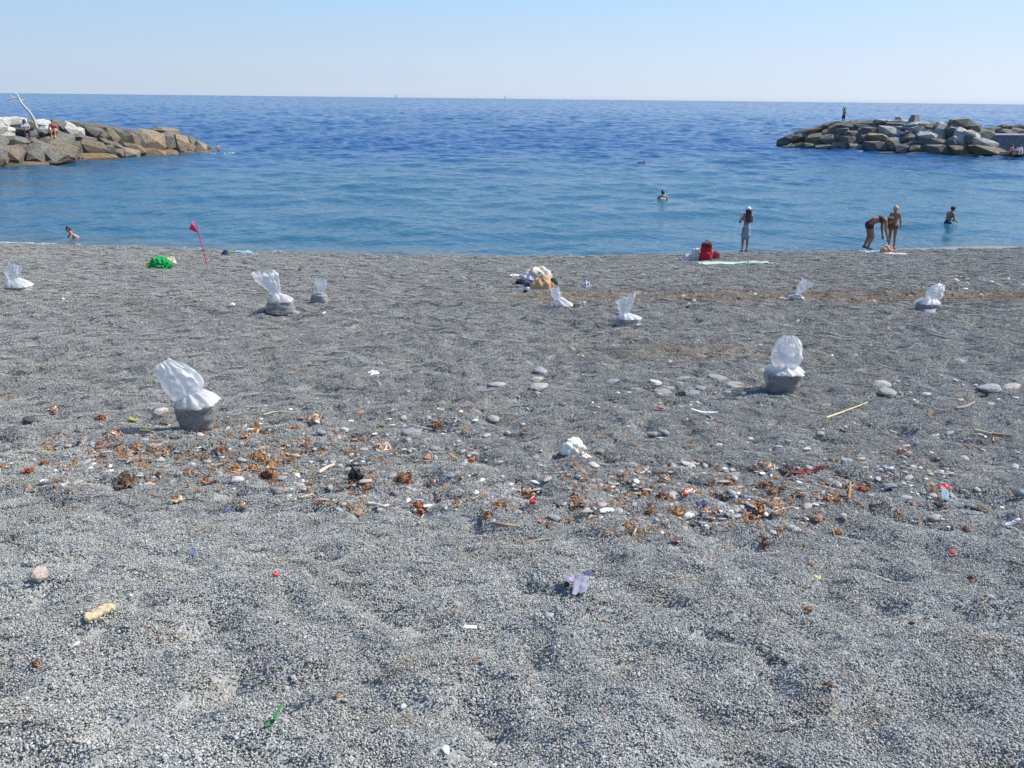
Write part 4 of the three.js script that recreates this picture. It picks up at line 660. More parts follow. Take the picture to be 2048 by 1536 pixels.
// landmarks by which the small things are told apart
const MARKS = [[388, 850, 'the nearest left bag'], [709, 950, 'the black crumpled bag'], [252, 956, 'the large dark seaweed knot'], [632, 836, 'the tan seaweed above the left patch'], [1065, 1010, 'the red plastic fragment'], [1150, 897, 'the crumpled cream tissue'], [1404, 1012, 'the dark blue fragment'], [1548, 1004, 'the largest orange seaweed cluster'], [1726, 974, 'the long reddish seaweed clump'], [1889, 977, 'the pink red plastic piece'], [1160, 1168, 'the lavender plastic'], [548, 1445, 'the green sprig'], [940, 1257, 'the white plastic strip'], [1943, 1158, 'the lone seaweed ball at right'], [198, 1226, 'the yellowish wood piece'], [1568, 780, 'the near right bag'], [1072, 765, 'the three stacked stones'], [95, 907, 'the yellow green leaf at left'], [1690, 824, 'the long straw reed'], [744, 748, 'the white paper scrap'], [1978, 780, 'the flat stone pair at right'], [1311, 767, 'the white flat stone']];
const callOut = (o, x, y, what, group) => { ROLLCALL.push({ o, x, y, what, group }); return o; };
function labelAll() { // what it is + where it lies from the nearest landmark, told apart by distance where that is not enough
  const kin = new Map();
  for (const e of ROLLCALL) {
    let best = 1e9, m; for (const k of MARKS) { const dd = Math.hypot(k[0] - e.x, (k[1] - e.y) * 1.6); if (dd > 6 && dd < best) { best = dd; m = k; } }
    const dx = e.x - m[0], dy = (e.y - m[1]) * 1.6, side = Math.abs(dx) > 2.2 * Math.abs(dy) ? (dx < 0 ? 'left of' : 'right of') : Math.abs(dy) > 2.2 * Math.abs(dx) ? (dy < 0 ? 'behind' : 'in front of') : (dy < 0 ? 'behind and ' : 'in front and ') + (dx < 0 ? 'left of' : 'right of');
    e.d = best; e.text = e.what + ' ' + side + ' ' + m[2]; if (!kin.has(e.text)) kin.set(e.text, []); kin.get(e.text).push(e);
  }
  const cut = (s) => s.replace('in front and ', 'before and ').replace(' seaweed tuft', ' weed tuft');
  const ORD = ['nearest', 'second nearest', 'third nearest', 'fourth nearest', 'fifth nearest', 'sixth nearest', 'seventh nearest'];
  for (const list of kin.values()) { list.sort((a, b) => a.d - b.d); list.forEach((e, i) => { let tx = list.length > 1 ? ORD[i] + ' ' + e.text : e.text; if (tx.split(' ').length > 15) tx = cut(tx).replace(' above the left patch', ''); e.o.userData.label = tx; e.o.userData.group = e.group; }); }
}
function lie(o, p, sink, yaw, roll = 0) { const n = slope(p.x, -p.z); o.position.set(p.x, H(p.x, -p.z) + sink, p.z); o.quaternion.setFromUnitVectors(V(0, 1, 0), n).multiply(new THREE.Quaternion().setFromEuler(new THREE.Euler(0, yaw, roll))); }
function stone(label, px, py, w, tone, { h = .34, d = .8, name = 'flat_stone', yaw, cat = 'stone', group, roll = 0, lift = .32, shape } = {}) {
  const p = ground(px, py), s = scaleAt(p), W = w * s, m = solo(name, shape ?? flatShapes[(RS() * 6) | 0], STONE[tone], label, cat, p, 0, group);
  m.scale.set(W, W * h, W * d); lie(m, p, W * h * lift, yaw ?? RS() * 1.2 - .6, roll); return m;
}
const FLAT = 'flat pale grey stone lying among others in the middle right of the gravel';
for (const [x, y, w, t] of [[1225, 763, 32, 'mauve'], [1192, 771, 26, 'grey'], [1270, 778, 24, 'mauve'], [1325, 784, 40, 'mauve'], [1385, 786, 34, 'grey'], [1435, 756, 42, 'mauve'], [1365, 757, 32, 'mauve'], [1470, 771, 40, 'warm'], [1402, 776, 26, 'mauve'], [1340, 776, 20, 'grey'], [1455, 783, 18, 'grey'], [1170, 781, 16, 'grey']]) callOut(stone(FLAT, x, y, w * .95, t, { h: .15, lift: .2 }), x, y, (w > 30 ? 'broad' : 'small') + ' flat ' + (t === 'warm' ? 'beige' : 'grey') + ' stone', 'flat stones left of the near right bag');
stone('white flat stone among the grey stones left of the near right bag', 1311, 767, 26, 'white', { h: .3 });
stone('upper grey stone of the three stacked up the slope near the photo centre', 1081, 748, 32, 'grey', { h: .5, roll: -.2 });
stone('middle beige stone of the three stacked up the slope near the photo centre', 1072, 765, 34, 'warm', { h: .45 });
stone('lower beige flat stone of the three stacked up the slope near the photo centre', 1077, 776, 42, 'warm', { h: .25 });
stone('lone pale flat stone right of centre, left of the three stacked stones', 995, 773, 36, 'warm', { h: .28 });
stone('upper pale stone of two overlapping stones right of the near right bag', 1760, 775, 38, 'warm', { h: .4 });
stone('lower grey stone of two overlapping stones right of the near right bag', 1774, 789, 38, 'mauve', { h: .35 });
stone('left grey stone of the flat pair at the right edge of the photo', 1979, 780, 46, 'grey', { h: .28 });
stone('right pale stone of the flat pair at the right edge of the photo', 2021, 777, 42, 'warm', { h: .22 });
stone('grey smooth stone just in front of the far right toppled bag', 1853, 628, 38, 'grey', { h: .38, name: 'beach_stone' });
stone('pale grey triangular stone lying flat right of the brown weed', 1692, 922, 30, 'grey', { h: .22, yaw: .5 });
stone('pinkish block of stone or brick alone at the lower left', 80, 1158, 33, 'pink', { h: .8, d: .9, name: 'pink_stone', yaw: .5, lift: .38, shape: rockShapes[4] });
stone('bright white stone shaped like a shell at the foot of the left weed patch', 474, 964, 28, 'white', { h: .5, name: 'white_stone' });
stone('oval white stone just below the crumpled white tissue', 1187, 933, 24, 'white', { h: .4, name: 'white_stone', yaw: -.6 });
stone('grey stone between the white oval stone and the flat white one', 1232, 920, 22, 'mauve', { name: 'beach_stone' });
stone('long flat white stone right of the white tissue', 1376, 930, 34, 'white', { h: .2, d: .5, name: 'white_stone' });
stone('small round white stone standing up in the centre right weed', 1312, 1046, 14, 'white', { h: 1, name: 'white_stone' });
stone('white stone beside the brown weed cluster at right', 1674, 974, 19, 'white', { h: .7, name: 'white_stone' });
stone('round white pebble above the middle weed band, left of centre', 736, 808, 11, 'white', { h: .7, name: 'white_stone' });
stone('white pebble in the lower half just right of centre', 1098, 1234, 22, 'white', { h: .5, name: 'white_stone' });
stone('pale flat stone at lower left of centre', 556, 1236, 28, 'grey', { h: .35, name: 'beach_stone' });
stone('small white pebble at lower left, right of the pinkish block', 271, 1149, 11, 'white', { h: .7, name: 'white_stone' });
stone('grey stone half hidden in the right edge of the photo', 2041, 992, 22, 'grey', { h: .7, name: 'beach_stone' });
stone('white chip of stone at the near right bag foot, lower stone', 1487, 790, 15, 'white', { h: .6, name: 'white_stone' });
stone('pale pinkish lump of stone left of the nearest left bag', 320, 829, 34, 'pink', { h: .5, name: 'pink_stone' });
stone('dark reddish flat stone at the left edge above the weed', 58, 840, 24, 'dark', { h: .3, name: 'beach_stone' });
stone('round grey stone right of the black crumpled bag', 790, 990, 18, 'mauve', { h: .7, name: 'beach_stone' });
stone('beige stone in the gravel right of the left weed patch', 986, 842, 26, 'warm', { h: .5, name: 'beach_stone' });
stone('mauve flat stone left of the grey stones in the weed band', 825, 868, 40, 'mauve', { h: .3, name: 'beach_stone' });
stone('grey rounded stone below the red fragments, centre right', 1107, 1040, 28, 'grey', { h: .5, name: 'beach_stone' });
stone('pale long stone below the brown cluster at right', 1780, 974, 26, 'grey', { h: .35, name: 'beach_stone' });
for (const [x, y, w, t] of [[1235, 788, 11, 'white'], [1360, 816, 14, 'warm'], [1850, 793, 22, 'white'], [1866, 1041, 24, 'warm'], [1686, 1032, 14, 'white'], [1690, 1038, 12, 'warm'], [1905, 995, 12, 'white'], [1825, 935, 14, 'white'], [1965, 902, 12, 'white'], [1500, 880, 14, 'white'], [1320, 880, 16, 'white'], [1322, 1328, 12, 'white'], [1980, 1195, 16, 'white'], [1922, 1210, 10, 'white'], [690, 862, 18, 'white'], [642, 868, 20, 'grey'], [868, 900, 20, 'grey'], [985, 1045, 14, 'white'], [590, 968, 12, 'white'], [555, 985, 30, 'mauve'], [488, 745, 14, 'white'], [1030, 720, 8, 'white'], [400, 872, 16, 'white'], [1760, 1035, 12, 'grey'], [1885, 1040, 9, 'white'], [1640, 870, 18, 'warm'], [1576, 885, 16, 'grey'], [1600, 890, 22, 'grey'], [1950, 772, 10, 'white'], [2030, 798, 14, 'white'], [1980, 812, 20, 'warm'], [1200, 905, 18, 'mauve'], [1330, 868, 20, 'grey'], [1305, 872, 22, 'mauve']])
  callOut(stone('pebble', x, y, w, t, { h: .5, name: 'pebble', cat: 'pebble' }), x, y, { white: 'white', grey: 'grey', warm: 'beige', mauve: 'grey' }[t] + ' pebble', 'pale pebbles scattered on the gravel');

// a knot of dry seaweed leaves: curled strips round a fibrous core
function weedGeo(seed, strips = 22, flat = .6) {
  const R = rng(seed), list = [], paint = (g, c) => { const n = g.attributes.position.count, a = new Float32Array(n * 3); for (let i = 0; i < n; i++) a.set(c, i * 3); g.setAttribute('color', new THREE.BufferAttribute(a, 3)); g.deleteAttribute('uv'); return g.index ? g.toNonIndexed() : g; };
  const core = lumpGeo(seed, .62, .5 * flat, .5, { fold: .35, freq: 2.6, detail: 5 }); list.push(paint(core, [.20, .11, .05]));
  for (let k = 0; k < strips; k++) {
    const a = R() * 6.28, r0 = .1 + .22 * R(), len = .12 + .40 * R() * R(), h = flat * (.05 + .45 * R()), bend = (R() - .5) * 5, w = .02 + .045 * R(), pos = [], idx = [], t = R();
    for (let i = 0; i <= 6; i++) { const u = i / 6, an = a + bend * u, rr = r0 + len * u * .6, x = Math.cos(an) * rr, z = Math.sin(an) * rr, y = h * Math.sin(Math.PI * (.25 + .75 * u)) + .03, tw = R() * .4 + k; for (const s of [-1, 1]) pos.push(x + s * w * Math.sin(tw), Math.max(.005, y + s * w * .7 * Math.cos(tw)), z + s * w * Math.cos(an)); if (i) idx.push(i * 2 - 2, i * 2 - 1, i * 2, i * 2, i * 2 - 1, i * 2 + 1); }
    const g = new THREE.BufferGeometry(); g.setAttribute('position', new THREE.Float32BufferAttribute(pos, 3)); g.setAttribute('uv', new THREE.Float32BufferAttribute(new Float32Array(28), 2)); g.setIndex(idx); g.computeVertexNormals();
    list.push(paint(g, t < .35 ? [.48, .35, .24] : t < .8 ? [.36, .185, .078] : [.14, .065, .03]));
  }
  return mergeGeometries(list);
}
const weeds = Array.from({ length: 8 }, (_, k) => weedGeo(800 + k, 26 + k * 3, .38 + .06 * k));
const weedMat = (c) => std(c, .85, { vertexColors: true, side: THREE.DoubleSide });
const WEED = { o: weedMat(col(1.2, 1.12, 1.0)), b: weedMat(col(.8, .75, .8)), d: weedMat(col(.35, .34, .4)), p: weedMat(col(1.5, 1.7, 2.3)), r: weedMat(col(.9, .55, .6)) };
function weed(px, py, w, tone = 'o', label, h = 1) {
  const p = ground(px, py + w * .12), s = scaleAt(p), W = w * s * 1.12, m = solo('dry_seaweed', weeds[(RS() * 8) | 0], WEED[tone], label ?? 'small tuft of orange brown dry seaweed in the littered weed band', 'seaweed', p, 0, label ? undefined : 'tufts of dry seaweed in the weed band');
  m.scale.set(W, W * h, W * .85); lie(m, p, -W * .06, RS() * 6.28);
  if (!label) callOut(m, px, py, (w < 18 ? 'tiny ' : w < 27 ? 'small ' : 'broad ') + { o: 'orange', b: 'brown', d: 'dark', p: 'pale tan', r: 'reddish' }[tone] + ' seaweed tuft', 'tufts of dry seaweed in the weed band');
}
weed(252, 956, 52, 'd', 'large dark brown knot of dry seaweed, leftmost of the big ones'); weed(288, 932, 26, 'o', 'orange tuft of dry seaweed on the right end of the dark knot');
weed(543, 926, 44, 'o', 'bright orange tuft of dry seaweed in the middle of the left patch'); weed(538, 950, 46, 'b', 'large brown tuft of dry seaweed left of the black bag');
weed(765, 896, 40, 'p', 'long tan and brown tuft of dry seaweed above the black bag'); weed(806, 953, 44, 'b', 'brown and pinkish seaweed tuft right of the black bag');
weed(632, 836, 36, 'p', 'tan and brown tuft of seaweed at the top of the left patch'); weed(1000, 1006, 28, 'o', 'rounded orange seaweed ball left of the red fragment', 1.2);
weed(1152, 1000, 44, 'b', 'spiky brown seaweed tuft right of the red fragment'); weed(1148, 1022, 34, 'd', 'dark reddish brown seaweed hanging below the spiky tuft');
weed(1376, 978, 46, 'p', 'large beige and brown seaweed tuft in the right weed patch'); weed(1327, 955, 32, 'p', 'pale tan seaweed tuft above the large beige one');
weed(1354, 1020, 42, 'o', 'orange seaweed tuft left of the dark blue fragment'); weed(1411, 1018, 28, 'p', 'pale orange seaweed tuft under the dark blue fragment');
weed(1259, 1050, 40, 'o', 'long brown seaweed tuft at the lower edge of the right patch'); weed(1531, 928, 36, 'p', 'curved tan seaweed tuft beside the dark red strip');
weed(1532, 970, 46, 'b', 'brown seaweed tuft below the curved tan one'); weed(1548, 1004, 48, 'o', 'dense orange brown seaweed cluster, largest of the right patch', .9);
weed(1502, 1034, 44, 'b', 'brown seaweed tuft sloping below the dense cluster'); weed(1726, 974, 52, 'r', 'long reddish brown seaweed clump left of the pink plastic', .7);
weed(1975, 984, 22, 'b', 'round brown seaweed ball near the right edge', 1.4); weed(2018, 986, 16, 'o', 'small orange seaweed ball at the right edge', 1.3);
weed(1943, 1158, 24, 'b', 'round brown seaweed ball alone at the lower right', 1.5); weed(74, 1329, 22, 'b', 'brown seaweed ball alone at the lower left', 1.4);
weed(1808, 903, 30, 'p', 'pinkish brown tuft of seaweed alone above the pink plastic'); weed(1848, 921, 30, 'p', 'flat tan seaweed tuft right of the pinkish brown one', .5);
weed(902, 528, 26, 'b', 'flat brown seaweed patch alone between the flag and the clothes heap', .45); weed(600, 540, 10, 'd', 'tiny dark seaweed tuft right of the pink flag');
for (const q of `268,912,18,o 308,895,26,o 330,900,27,o 277,893,22,o 240,898,18,o 215,932,16,o 107,930,15,o 148,927,20,o 58,942,26,r 6,932,20,o 395,870,16,b 455,880,27,o 440,899,38,b 414,917,24,o 447,926,20,b 364,932,22,o 388,942,26,o 414,957,28,b 472,940,26,o 506,935,24,o 511,858,26,o 491,875,27,o 511,912,22,o 350,1000,24,r 485,1010,22,p 302,986,13,o 200,888,20,r 228,872,36,p 350,980,15,p 204,836,24,r 118,862,12,o 26,972,14,p 56,973,16,p 12,962,12,r 108,818,26,p 588,856,26,b 554,868,18,b 528,890,24,o 645,904,22,o 520,916,28,o 560,976,26,b 716,884,28,o 737,880,18,r 693,902,22,p 878,846,24,o 928,862,20,o 866,961,22,p 908,976,24,p 913,1006,24,b 975,1030,32,b 836,1013,40,r 1036,958,14,o 1052,986,40,p 1290,936,26,p 1272,943,24,p 1290,986,36,o 1326,990,34,b 1305,1008,22,o 1254,988,20,o 1266,1026,28,p 1334,1070,18,o 1310,1060,16,o 1391,860,12,o 1435,860,14,o 1510,890,18,o 1466,970,26,b 1450,990,26,b 1496,1042,30,o 1545,985,26,o 1596,985,26,o 1655,997,28,o 1676,999,20,o 1655,1014,14,b 1770,916,22,p 1672,1066,30,b 1612,1062,14,r 1930,1060,20,b 1480,1006,18,o 1520,1016,26,o 1563,1012,24,o 1300,1024,24,o 1340,1002,22,o 1228,1000,16,o 640,1006,16,r 680,1000,14,o 705,960,18,r 742,952,16,o 610,890,18,r 570,905,20,o 470,1004,16,b 320,945,18,o 180,905,16,r 90,925,18,o 1420,970,26,b 1405,988,20,o 1615,1218,20,o 1620,1128,16,o 1825,1247,16,b 1660,1367,24,b 1725,1365,18,b 948,1319,13,o 915,1320,10,o 910,1220,11,o 728,1250,11,o 320,1275,20,p 1610,1092,14,o 1450,1097,18,p 1415,1116,16,p 1210,1115,12,o 1430,1335,14,o 1090,1300,10,b 1930,850,18,b 1990,880,18,p 1530,1085,22,b 1880,1078,14,b`.split(' ')) { const [x, y, w, t] = q.split(','); weed(+x, +y, +w, t); }

// sticks, reeds, wood
const woodMat = (c) => std(c, .85, { bumpMap: grainTex, bumpScale: .003 });
function stick(name, label, pts, wpx, c, taper = .7) { // pts in the photograph
  const g0 = ground(...pts[0]), s = scaleAt(g0), P = pts.map(([x, y]) => { const p = ground(x, y); p.y += wpx * s * .45 + .004; return p; }), o = P[0];
  return solo(name, tube(P.map((p) => p.clone().sub(o)), wpx * s / 2, 6, 12, taper), woodMat(c), label, name === 'reed' ? 'reed' : 'stick', o);
}
stick('reed', 'long straw coloured reed lying diagonally right of the near right bag', [[1653, 838], [1692, 824], [1734, 808]], 4.5, col(.68, .52, .28));
stick('reed', 'thin straw reed left of centre below the left weed patch', [[588, 1003], [608, 996], [626, 991]], 4, col(.62, .50, .34));
stick('reed', 'pale thin reed lying above the left weed patch', [[528, 832], [555, 826], [590, 828]], 4, col(.55, .47, .34));
stick('stick', 'short brown stick on the bare gravel right of centre', [[1047, 1091], [1062, 1089], [1078, 1086]], 5, col(.42, .24, .11));
stick('stick', 'pale tan stick at the right of the centre weed', [[990, 1050], [1010, 1054], [1036, 1056]], 7, col(.50, .33, .18));
stick('stick', 'upright brown stick in front of the long reddish seaweed clump', [[1697, 1001], [1699, 985], [1700, 968]], 7, col(.36, .19, .07));
stick('reed', 'thin bent reed lying below the dense seaweed cluster', [[1538, 1030], [1560, 1022], [1585, 1016]], 3, col(.62, .50, .30));
stick('stick', 'dark grey stick at the right edge under the seaweed balls', [[1930, 1017], [1950, 1022], [1968, 1030]], 7, col(.06, .06, .065));
stick('stick', 'dark brown stick pointing up beside the white pebble at right', [[1855, 834], [1866, 830], [1886, 826]], 6, col(.22, .13, .07));
stick('stick', 'grey driftwood stick in the gravel at upper right', [[1912, 820], [1930, 817], [1948, 808]], 7, col(.30, .26, .22));
stick('stick', 'pale tan twig left half at the right edge', [[1950, 866], [1962, 868], [1980, 872]], 8, col(.52, .42, .24));
stick('stick', 'brown thin twig beside the pale tan twig at the right edge', [[1984, 871], [2003, 873], [2022, 875]], 6, col(.40, .25, .15));
stick('stick', 'yellowish thin stick in the shadow of the nearest left bag', [[282, 864], [295, 865], [308, 868]], 5, col(.62, .46, .20));
stick('stick', 'pale forked twig on the bare gravel at lower right', [[1707, 1155], [1715, 1166], [1722, 1172]], 4, col(.55, .47, .38));
stick('reed', 'pale reed end at the bottom right of the photo', [[1582, 1452], [1595, 1446], [1606, 1442]], 4, col(.60, .55, .46));
stick('stick', 'short straw stick beside the white pebble at lower right', [[1962, 1210], [1968, 1206], [1973, 1203]], 4, col(.60, .42, .20));
stick('stick', 'bleached root piece left of the brown pinkish weed', [[738, 1012], [752, 1014], [766, 1018], [776, 1016]], 9, col(.66, .54, .44));
stick('stick', 'pale bent wood piece left of the black crumpled bag', [[640, 950], [650, 942], [658, 938], [668, 934]], 9, col(.62, .50, .40));
stick('stick', 'curved grey twig below the white paper scrap', [[748, 764], [757, 768], [762, 774]], 4, col(.45, .43, .42));
stick('reed', 'thin pale straw below the centre weed', [[838, 1050], [842, 1040], [848, 1032]], 5, col(.58, .48, .36));
// flat scraps: torn plastic, paper, wood chips — a bent outline with thickness
function scrap(name, label, cat, px, py, wpx, hpx, c, seed, { curl = .2, mat, yaw = 0, thick = .003, rag = .25, lift = .006, roll = 0, pitch = 0 } = {}) {
  const p = ground(px, py), s = scaleAt(p), R = rng(seed), N = 22, K = 4, pos = [], idx = [], fore = 1.9;   // seen slanting, so longer on the ground
  for (const q of [1, -1]) for (let k = 0; k <= K; k++) for (let i = 0; i < N; i++) {
    const a = i / N * 6.283, p4 = Math.pow(Math.abs(Math.cos(a)) ** 3.2 + Math.abs(Math.sin(a)) ** 3.2, -1 / 3.2), r = k / K * p4 * (1 + rag * n2(Math.cos(a) * 1.9 + seed, Math.sin(a) * 1.9)), x = Math.cos(a) * r * wpx * s / 2, z = Math.sin(a) * r * hpx * s / 2 * fore;
    const m = Math.min(wpx, hpx * fore) * s; pos.push(x, q * thick / 2 + curl * m * (.5 * n2(x / m * 1.4 + seed, z / m * 1.4) + .35 * (x / m) ** 2), z);
  }
  const L = (K + 1) * N, id = (q, k, i) => q * L + k * N + i % N;
  for (let q = 0; q < 2; q++) for (let k = 0; k < K; k++) for (let i = 0; i < N; i++) { const A = [id(q, k, i), id(q, k, i + 1), id(q, k + 1, i), id(q, k + 1, i + 1)]; q ? idx.push(A[0], A[2], A[1], A[1], A[2], A[3]) : idx.push(A[0], A[1], A[2], A[1], A[3], A[2]); }
  for (let i = 0; i < N; i++) idx.push(id(0, K, i), id(0, K, i + 1), id(1, K, i), id(0, K, i + 1), id(1, K, i + 1), id(1, K, i));
  const g = new THREE.BufferGeometry(); g.setAttribute('position', new THREE.Float32BufferAttribute(pos, 3)); g.setIndex(idx); g.computeVertexNormals(); boxUv(g, 8);
  const o = solo(name, g, mat ?? std(c, .7, { side: THREE.DoubleSide }), label, cat, p); lie(o, p, lift + curl * Math.min(wpx, hpx) * s * .3, yaw, roll); o.rotateX(pitch); return o;
}
{ // lavender plastic bag fragment, two pale flaps and a dark blue corner
  const p = ground(1160, 1175), s = scaleAt(p), t = thing('torn_plastic', 'torn lavender plastic sheet with a dark blue corner lying alone in the foreground', 'plastic sheet', V(0, 0, 0));
  const lav = std(col(.30, .275, .33), .6, { side: THREE.DoubleSide });
  const add = (n, a) => { a.removeFromParent(); a.name = n; a.userData = {}; t.add(a); used.set('torn_plastic_piece', 0); };
  add('flap', scrap('torn_plastic_piece', '', '', 1162, 1176, 32, 40, 0, 31, { mat: lav, curl: .16, yaw: -.15, lift: .012 }));
  add('flap', scrap('torn_plastic_piece', '', '', 1142, 1168, 24, 22, 0, 33, { mat: lav, curl: .25, yaw: .4, lift: .02 }));
  add('dark_corner', scrap('torn_plastic_piece', '', '', 1175, 1160, 18, 16, 0, 35, { mat: std(col(.055, .05, .16), .5, { side: THREE.DoubleSide }), curl: .1, lift: .028, rag: .1 }));
  add('dark_corner', scrap('torn_plastic_piece', '', '', 1133, 1174, 10, 9, 0, 36, { mat: std(col(.02, .02, .03), .5, { side: THREE.DoubleSide }), curl: .2, lift: .01 }));
}
const lumpAt = (name, label, cat, px, py, w, h, c, seed, o = {}) => lump(name, label, cat, px, py, w, h, c, seed, { fold: .24, freq: 1.6, sharp: false, detail: 11, d: w * .8, ...o });
lumpAt('crumpled_paper', 'crumpled cream white tissue, largest white scrap right of centre', 'paper', 1148, 906, 46, 28, col(.86, .78, .62), 41, { mat: std(col(.86, .78, .62), .9) });
lumpAt('crumpled_paper', 'small cream scrap at the lower right of the crumpled tissue', 'paper', 1172, 917, 22, 12, col(.84, .74, .60), 42, { mat: std(col(.84, .75, .6), .9) });
lumpAt('crumpled_bag', 'black crumpled plastic bag left of centre beside the weed', 'plastic bag', 709, 964, 28, 28, col(.012, .012, .013), 43, { mat: std(col(.012, .012, .013), .35), fold: .42, freq: 1.2 });
lumpAt('crumpled_paper', 'white crumpled paper scrap in the gravel above the left weed patch', 'paper', 744, 750, 28, 10, col(.85, .84, .82), 44, { mat: std(col(.85, .84, .82), .8) });
lumpAt('crumpled_paper', 'small white paper scrap in front of the wide fanned bag', 'paper', 464, 611, 12, 6, col(.8, .8, .8), 45, { mat: std(col(.8, .8, .8), .8) });
{ // splintered wood: three overlapping slivers
  const t = thing('wood_piece', 'yellowish splintered piece of bark or wood at the lower left', 'wood', V(0, 0, 0)), m = woodMat(col(.52, .41, .25));
  for (const [x, y, w, h, sd, k] of [[187, 1236, 34, 12, 81, .6], [203, 1227, 36, 11, 82, .5], [216, 1220, 26, 12, 83, .65], [181, 1243, 16, 7, 84, .4]]) { const a = scrap('sliver', '', '', x, y, w, h, 0, sd, { mat: m, yaw: k, thick: .012, rag: .3, curl: .16, lift: .010 }); a.removeFromParent(); a.name = 'sliver'; a.userData = {}; t.add(a); }
}
scrap('wood_piece', 'tan chip of wood below the left weed patch', 'wood', 352, 1002, 26, 12, col(.5, .4, .25), 52, { thick: .012, yaw: .7 });
scrap('plastic_strip', 'dark red plastic strip lying long beside the brown seaweed', 'plastic strip', 1614, 948, 66, 9, col(.15, .02, .018), 53, { curl: .35, yaw: -.1 });
scrap('plastic_sheet', 'light blue rectangular plastic piece standing up near the pink one', 'plastic piece', 1887, 1000, 14, 13, col(.26, .40, .42), 54, { rag: .05, curl: .05, pitch: .6, yaw: -.3, lift: .03 });
scrap('plastic_strip', 'black strip under the light blue plastic piece', 'plastic strip', 1880, 1012, 10, 8, col(.015, .015, .02), 55, { yaw: .6 });
scrap('plastic_piece', 'pink red plastic piece at the right above the light blue one', 'plastic piece', 1889, 977, 22, 10, col(.55, .09, .09), 56, { curl: .35 });
scrap('plastic_piece', 'dark blue plastic fragment in the right weed patch', 'plastic piece', 1404, 1012, 22, 16, col(.03, .03, .10), 57, { curl: .25, lift: .012 });
scrap('plastic_piece', 'red plastic fragment at the centre next to the orange seaweed ball', 'plastic piece', 1065, 1011, 11, 7, col(.38, .012, .018), 58, { lift: .02, thick: .012 });
scrap('plastic_piece', 'small bright red fragment beside the beige seaweed tuft', 'plastic piece', 1370, 996, 9, 5, col(.48, .035, .015), 59, { lift: .02, thick: .01 });
scrap('plastic_piece', 'orange red chip at the lower edge of the centre weed', 'plastic piece', 1077, 1045, 11, 6, col(.42, .07, .04), 60, { thick: .01 });
scrap('plastic_piece', 'small orange red chip near the flat stones', 'plastic piece', 1322, 818, 10, 5, col(.38, .08, .04), 61, { thick: .01 });
scrap('plastic_piece', 'reddish round chip in the gravel above the centre weed', 'plastic piece', 943, 922, 14, 9, col(.34, .075, .06), 62, { thick: .012, rag: .05 });
scrap('plastic_piece', 'rust coloured chip left of the reddish round chip', 'plastic piece', 855, 918, 12, 9, col(.38, .13, .08), 63, { thick: .01 });
scrap('plastic_piece', 'small orange red chip at right below the weed', 'plastic piece', 1640, 1037, 11, 6, col(.42, .08, .035), 64, { thick: .01 });
scrap('plastic_piece', 'tiny blue scrap at left below the weed patch', 'plastic piece', 455, 1022, 10, 6, col(.06, .10, .30), 65, { curl: .4 });
scrap('plastic_piece', 'tiny blue scrap on bare gravel at left', 'plastic piece', 387, 1110, 12, 6, col(.08, .13, .36), 66, { yaw: .5 });
scrap('plastic_piece', 'small pink scrap at the far left of the weed band', 'plastic piece', 137, 949, 10, 6, col(.36, .10, .14), 67, {});
scrap('plastic_piece', 'tiny red scrap at lower left of centre', 'plastic piece', 553, 1151, 12, 8, col(.50, .06, .06), 68, { yaw: .7 });
scrap('plastic_piece', 'tiny bright red scrap at the lower right', 'plastic piece', 1904, 1106, 10, 6, col(.5, .03, .03), 69, {});
scrap('leaf', 'yellow green leaf at the left edge of the weed band', 'leaf', 95, 907, 24, 6, col(.28, .27, .07), 70, { curl: .4 });
scrap('leaf', 'yellow green leaf behind the shadow of the nearest left bag', 'leaf', 268, 841, 20, 5, col(.30, .28, .04), 71, { curl: .4 });
scrap('leaf', 'tiny bright yellow green leaf left of the black bag', 'leaf', 589, 948, 7, 4, col(.30, .33, .02), 72, {});
scrap('leaf', 'pale green leaf on bare gravel at lower right', 'leaf', 1634, 1158, 14, 7, col(.42, .46, .20), 73, { curl: .4 });
scrap('plastic_strip', 'white plastic strip lying flat right of centre in the foreground', 'plastic strip', 940, 1257, 27, 6, col(.84, .84, .83), 74, { rag: .08, curl: .06, yaw: -.05 });
scrap('plastic_strip', 'pale blue grey plastic tube piece at the right edge', 'plastic strip', 2021, 1050, 44, 5, col(.60, .64, .68), 75, { rag: .1, curl: .1, yaw: .25, thick: .012 });
scrap('plastic_strip', 'thin pale plastic strip below the flat stones', 'plastic strip', 1408, 826, 54, 3, col(.50, .52, .55), 76, { rag: .1, curl: .1 });
{ // green sprig in the foreground
  const p = ground(550, 1452), s = scaleAt(p), t = thing('green_sprig', 'small bright green torn leaf or sprig at the bottom left of centre', 'leaf', p), m = std(col(.03, .16, .05), .7, { side: THREE.DoubleSide });
  part('stem', tube([[-12 * s, .008, 12 * s], [-2 * s, .018, 2 * s], [5 * s, .03, -12 * s], [7 * s, .026, -34 * s]], 1.3 * s, 6, 14, .5), m, t);
  const leaf = (x, y, z, l, w, a) => { const g = new THREE.SphereGeometry(1, 14, 8); g.scale(w * s, .003, l * s); const P = g.attributes.position; for (let i = 0; i < P.count; i++) P.setY(i, P.getY(i) + 6 * (P.getX(i) ** 2) + 2 * P.getZ(i) ** 2); g.computeVertexNormals(); g.rotateY(a); g.translate(x * s, y, z * s); part('leaf', g, m, t); };
  leaf(-6, .018, 6, 15, 6, -.7); leaf(3, .03, -2, 13, 5, .15); leaf(6, .03, -26, 12, 4, -.25);
}
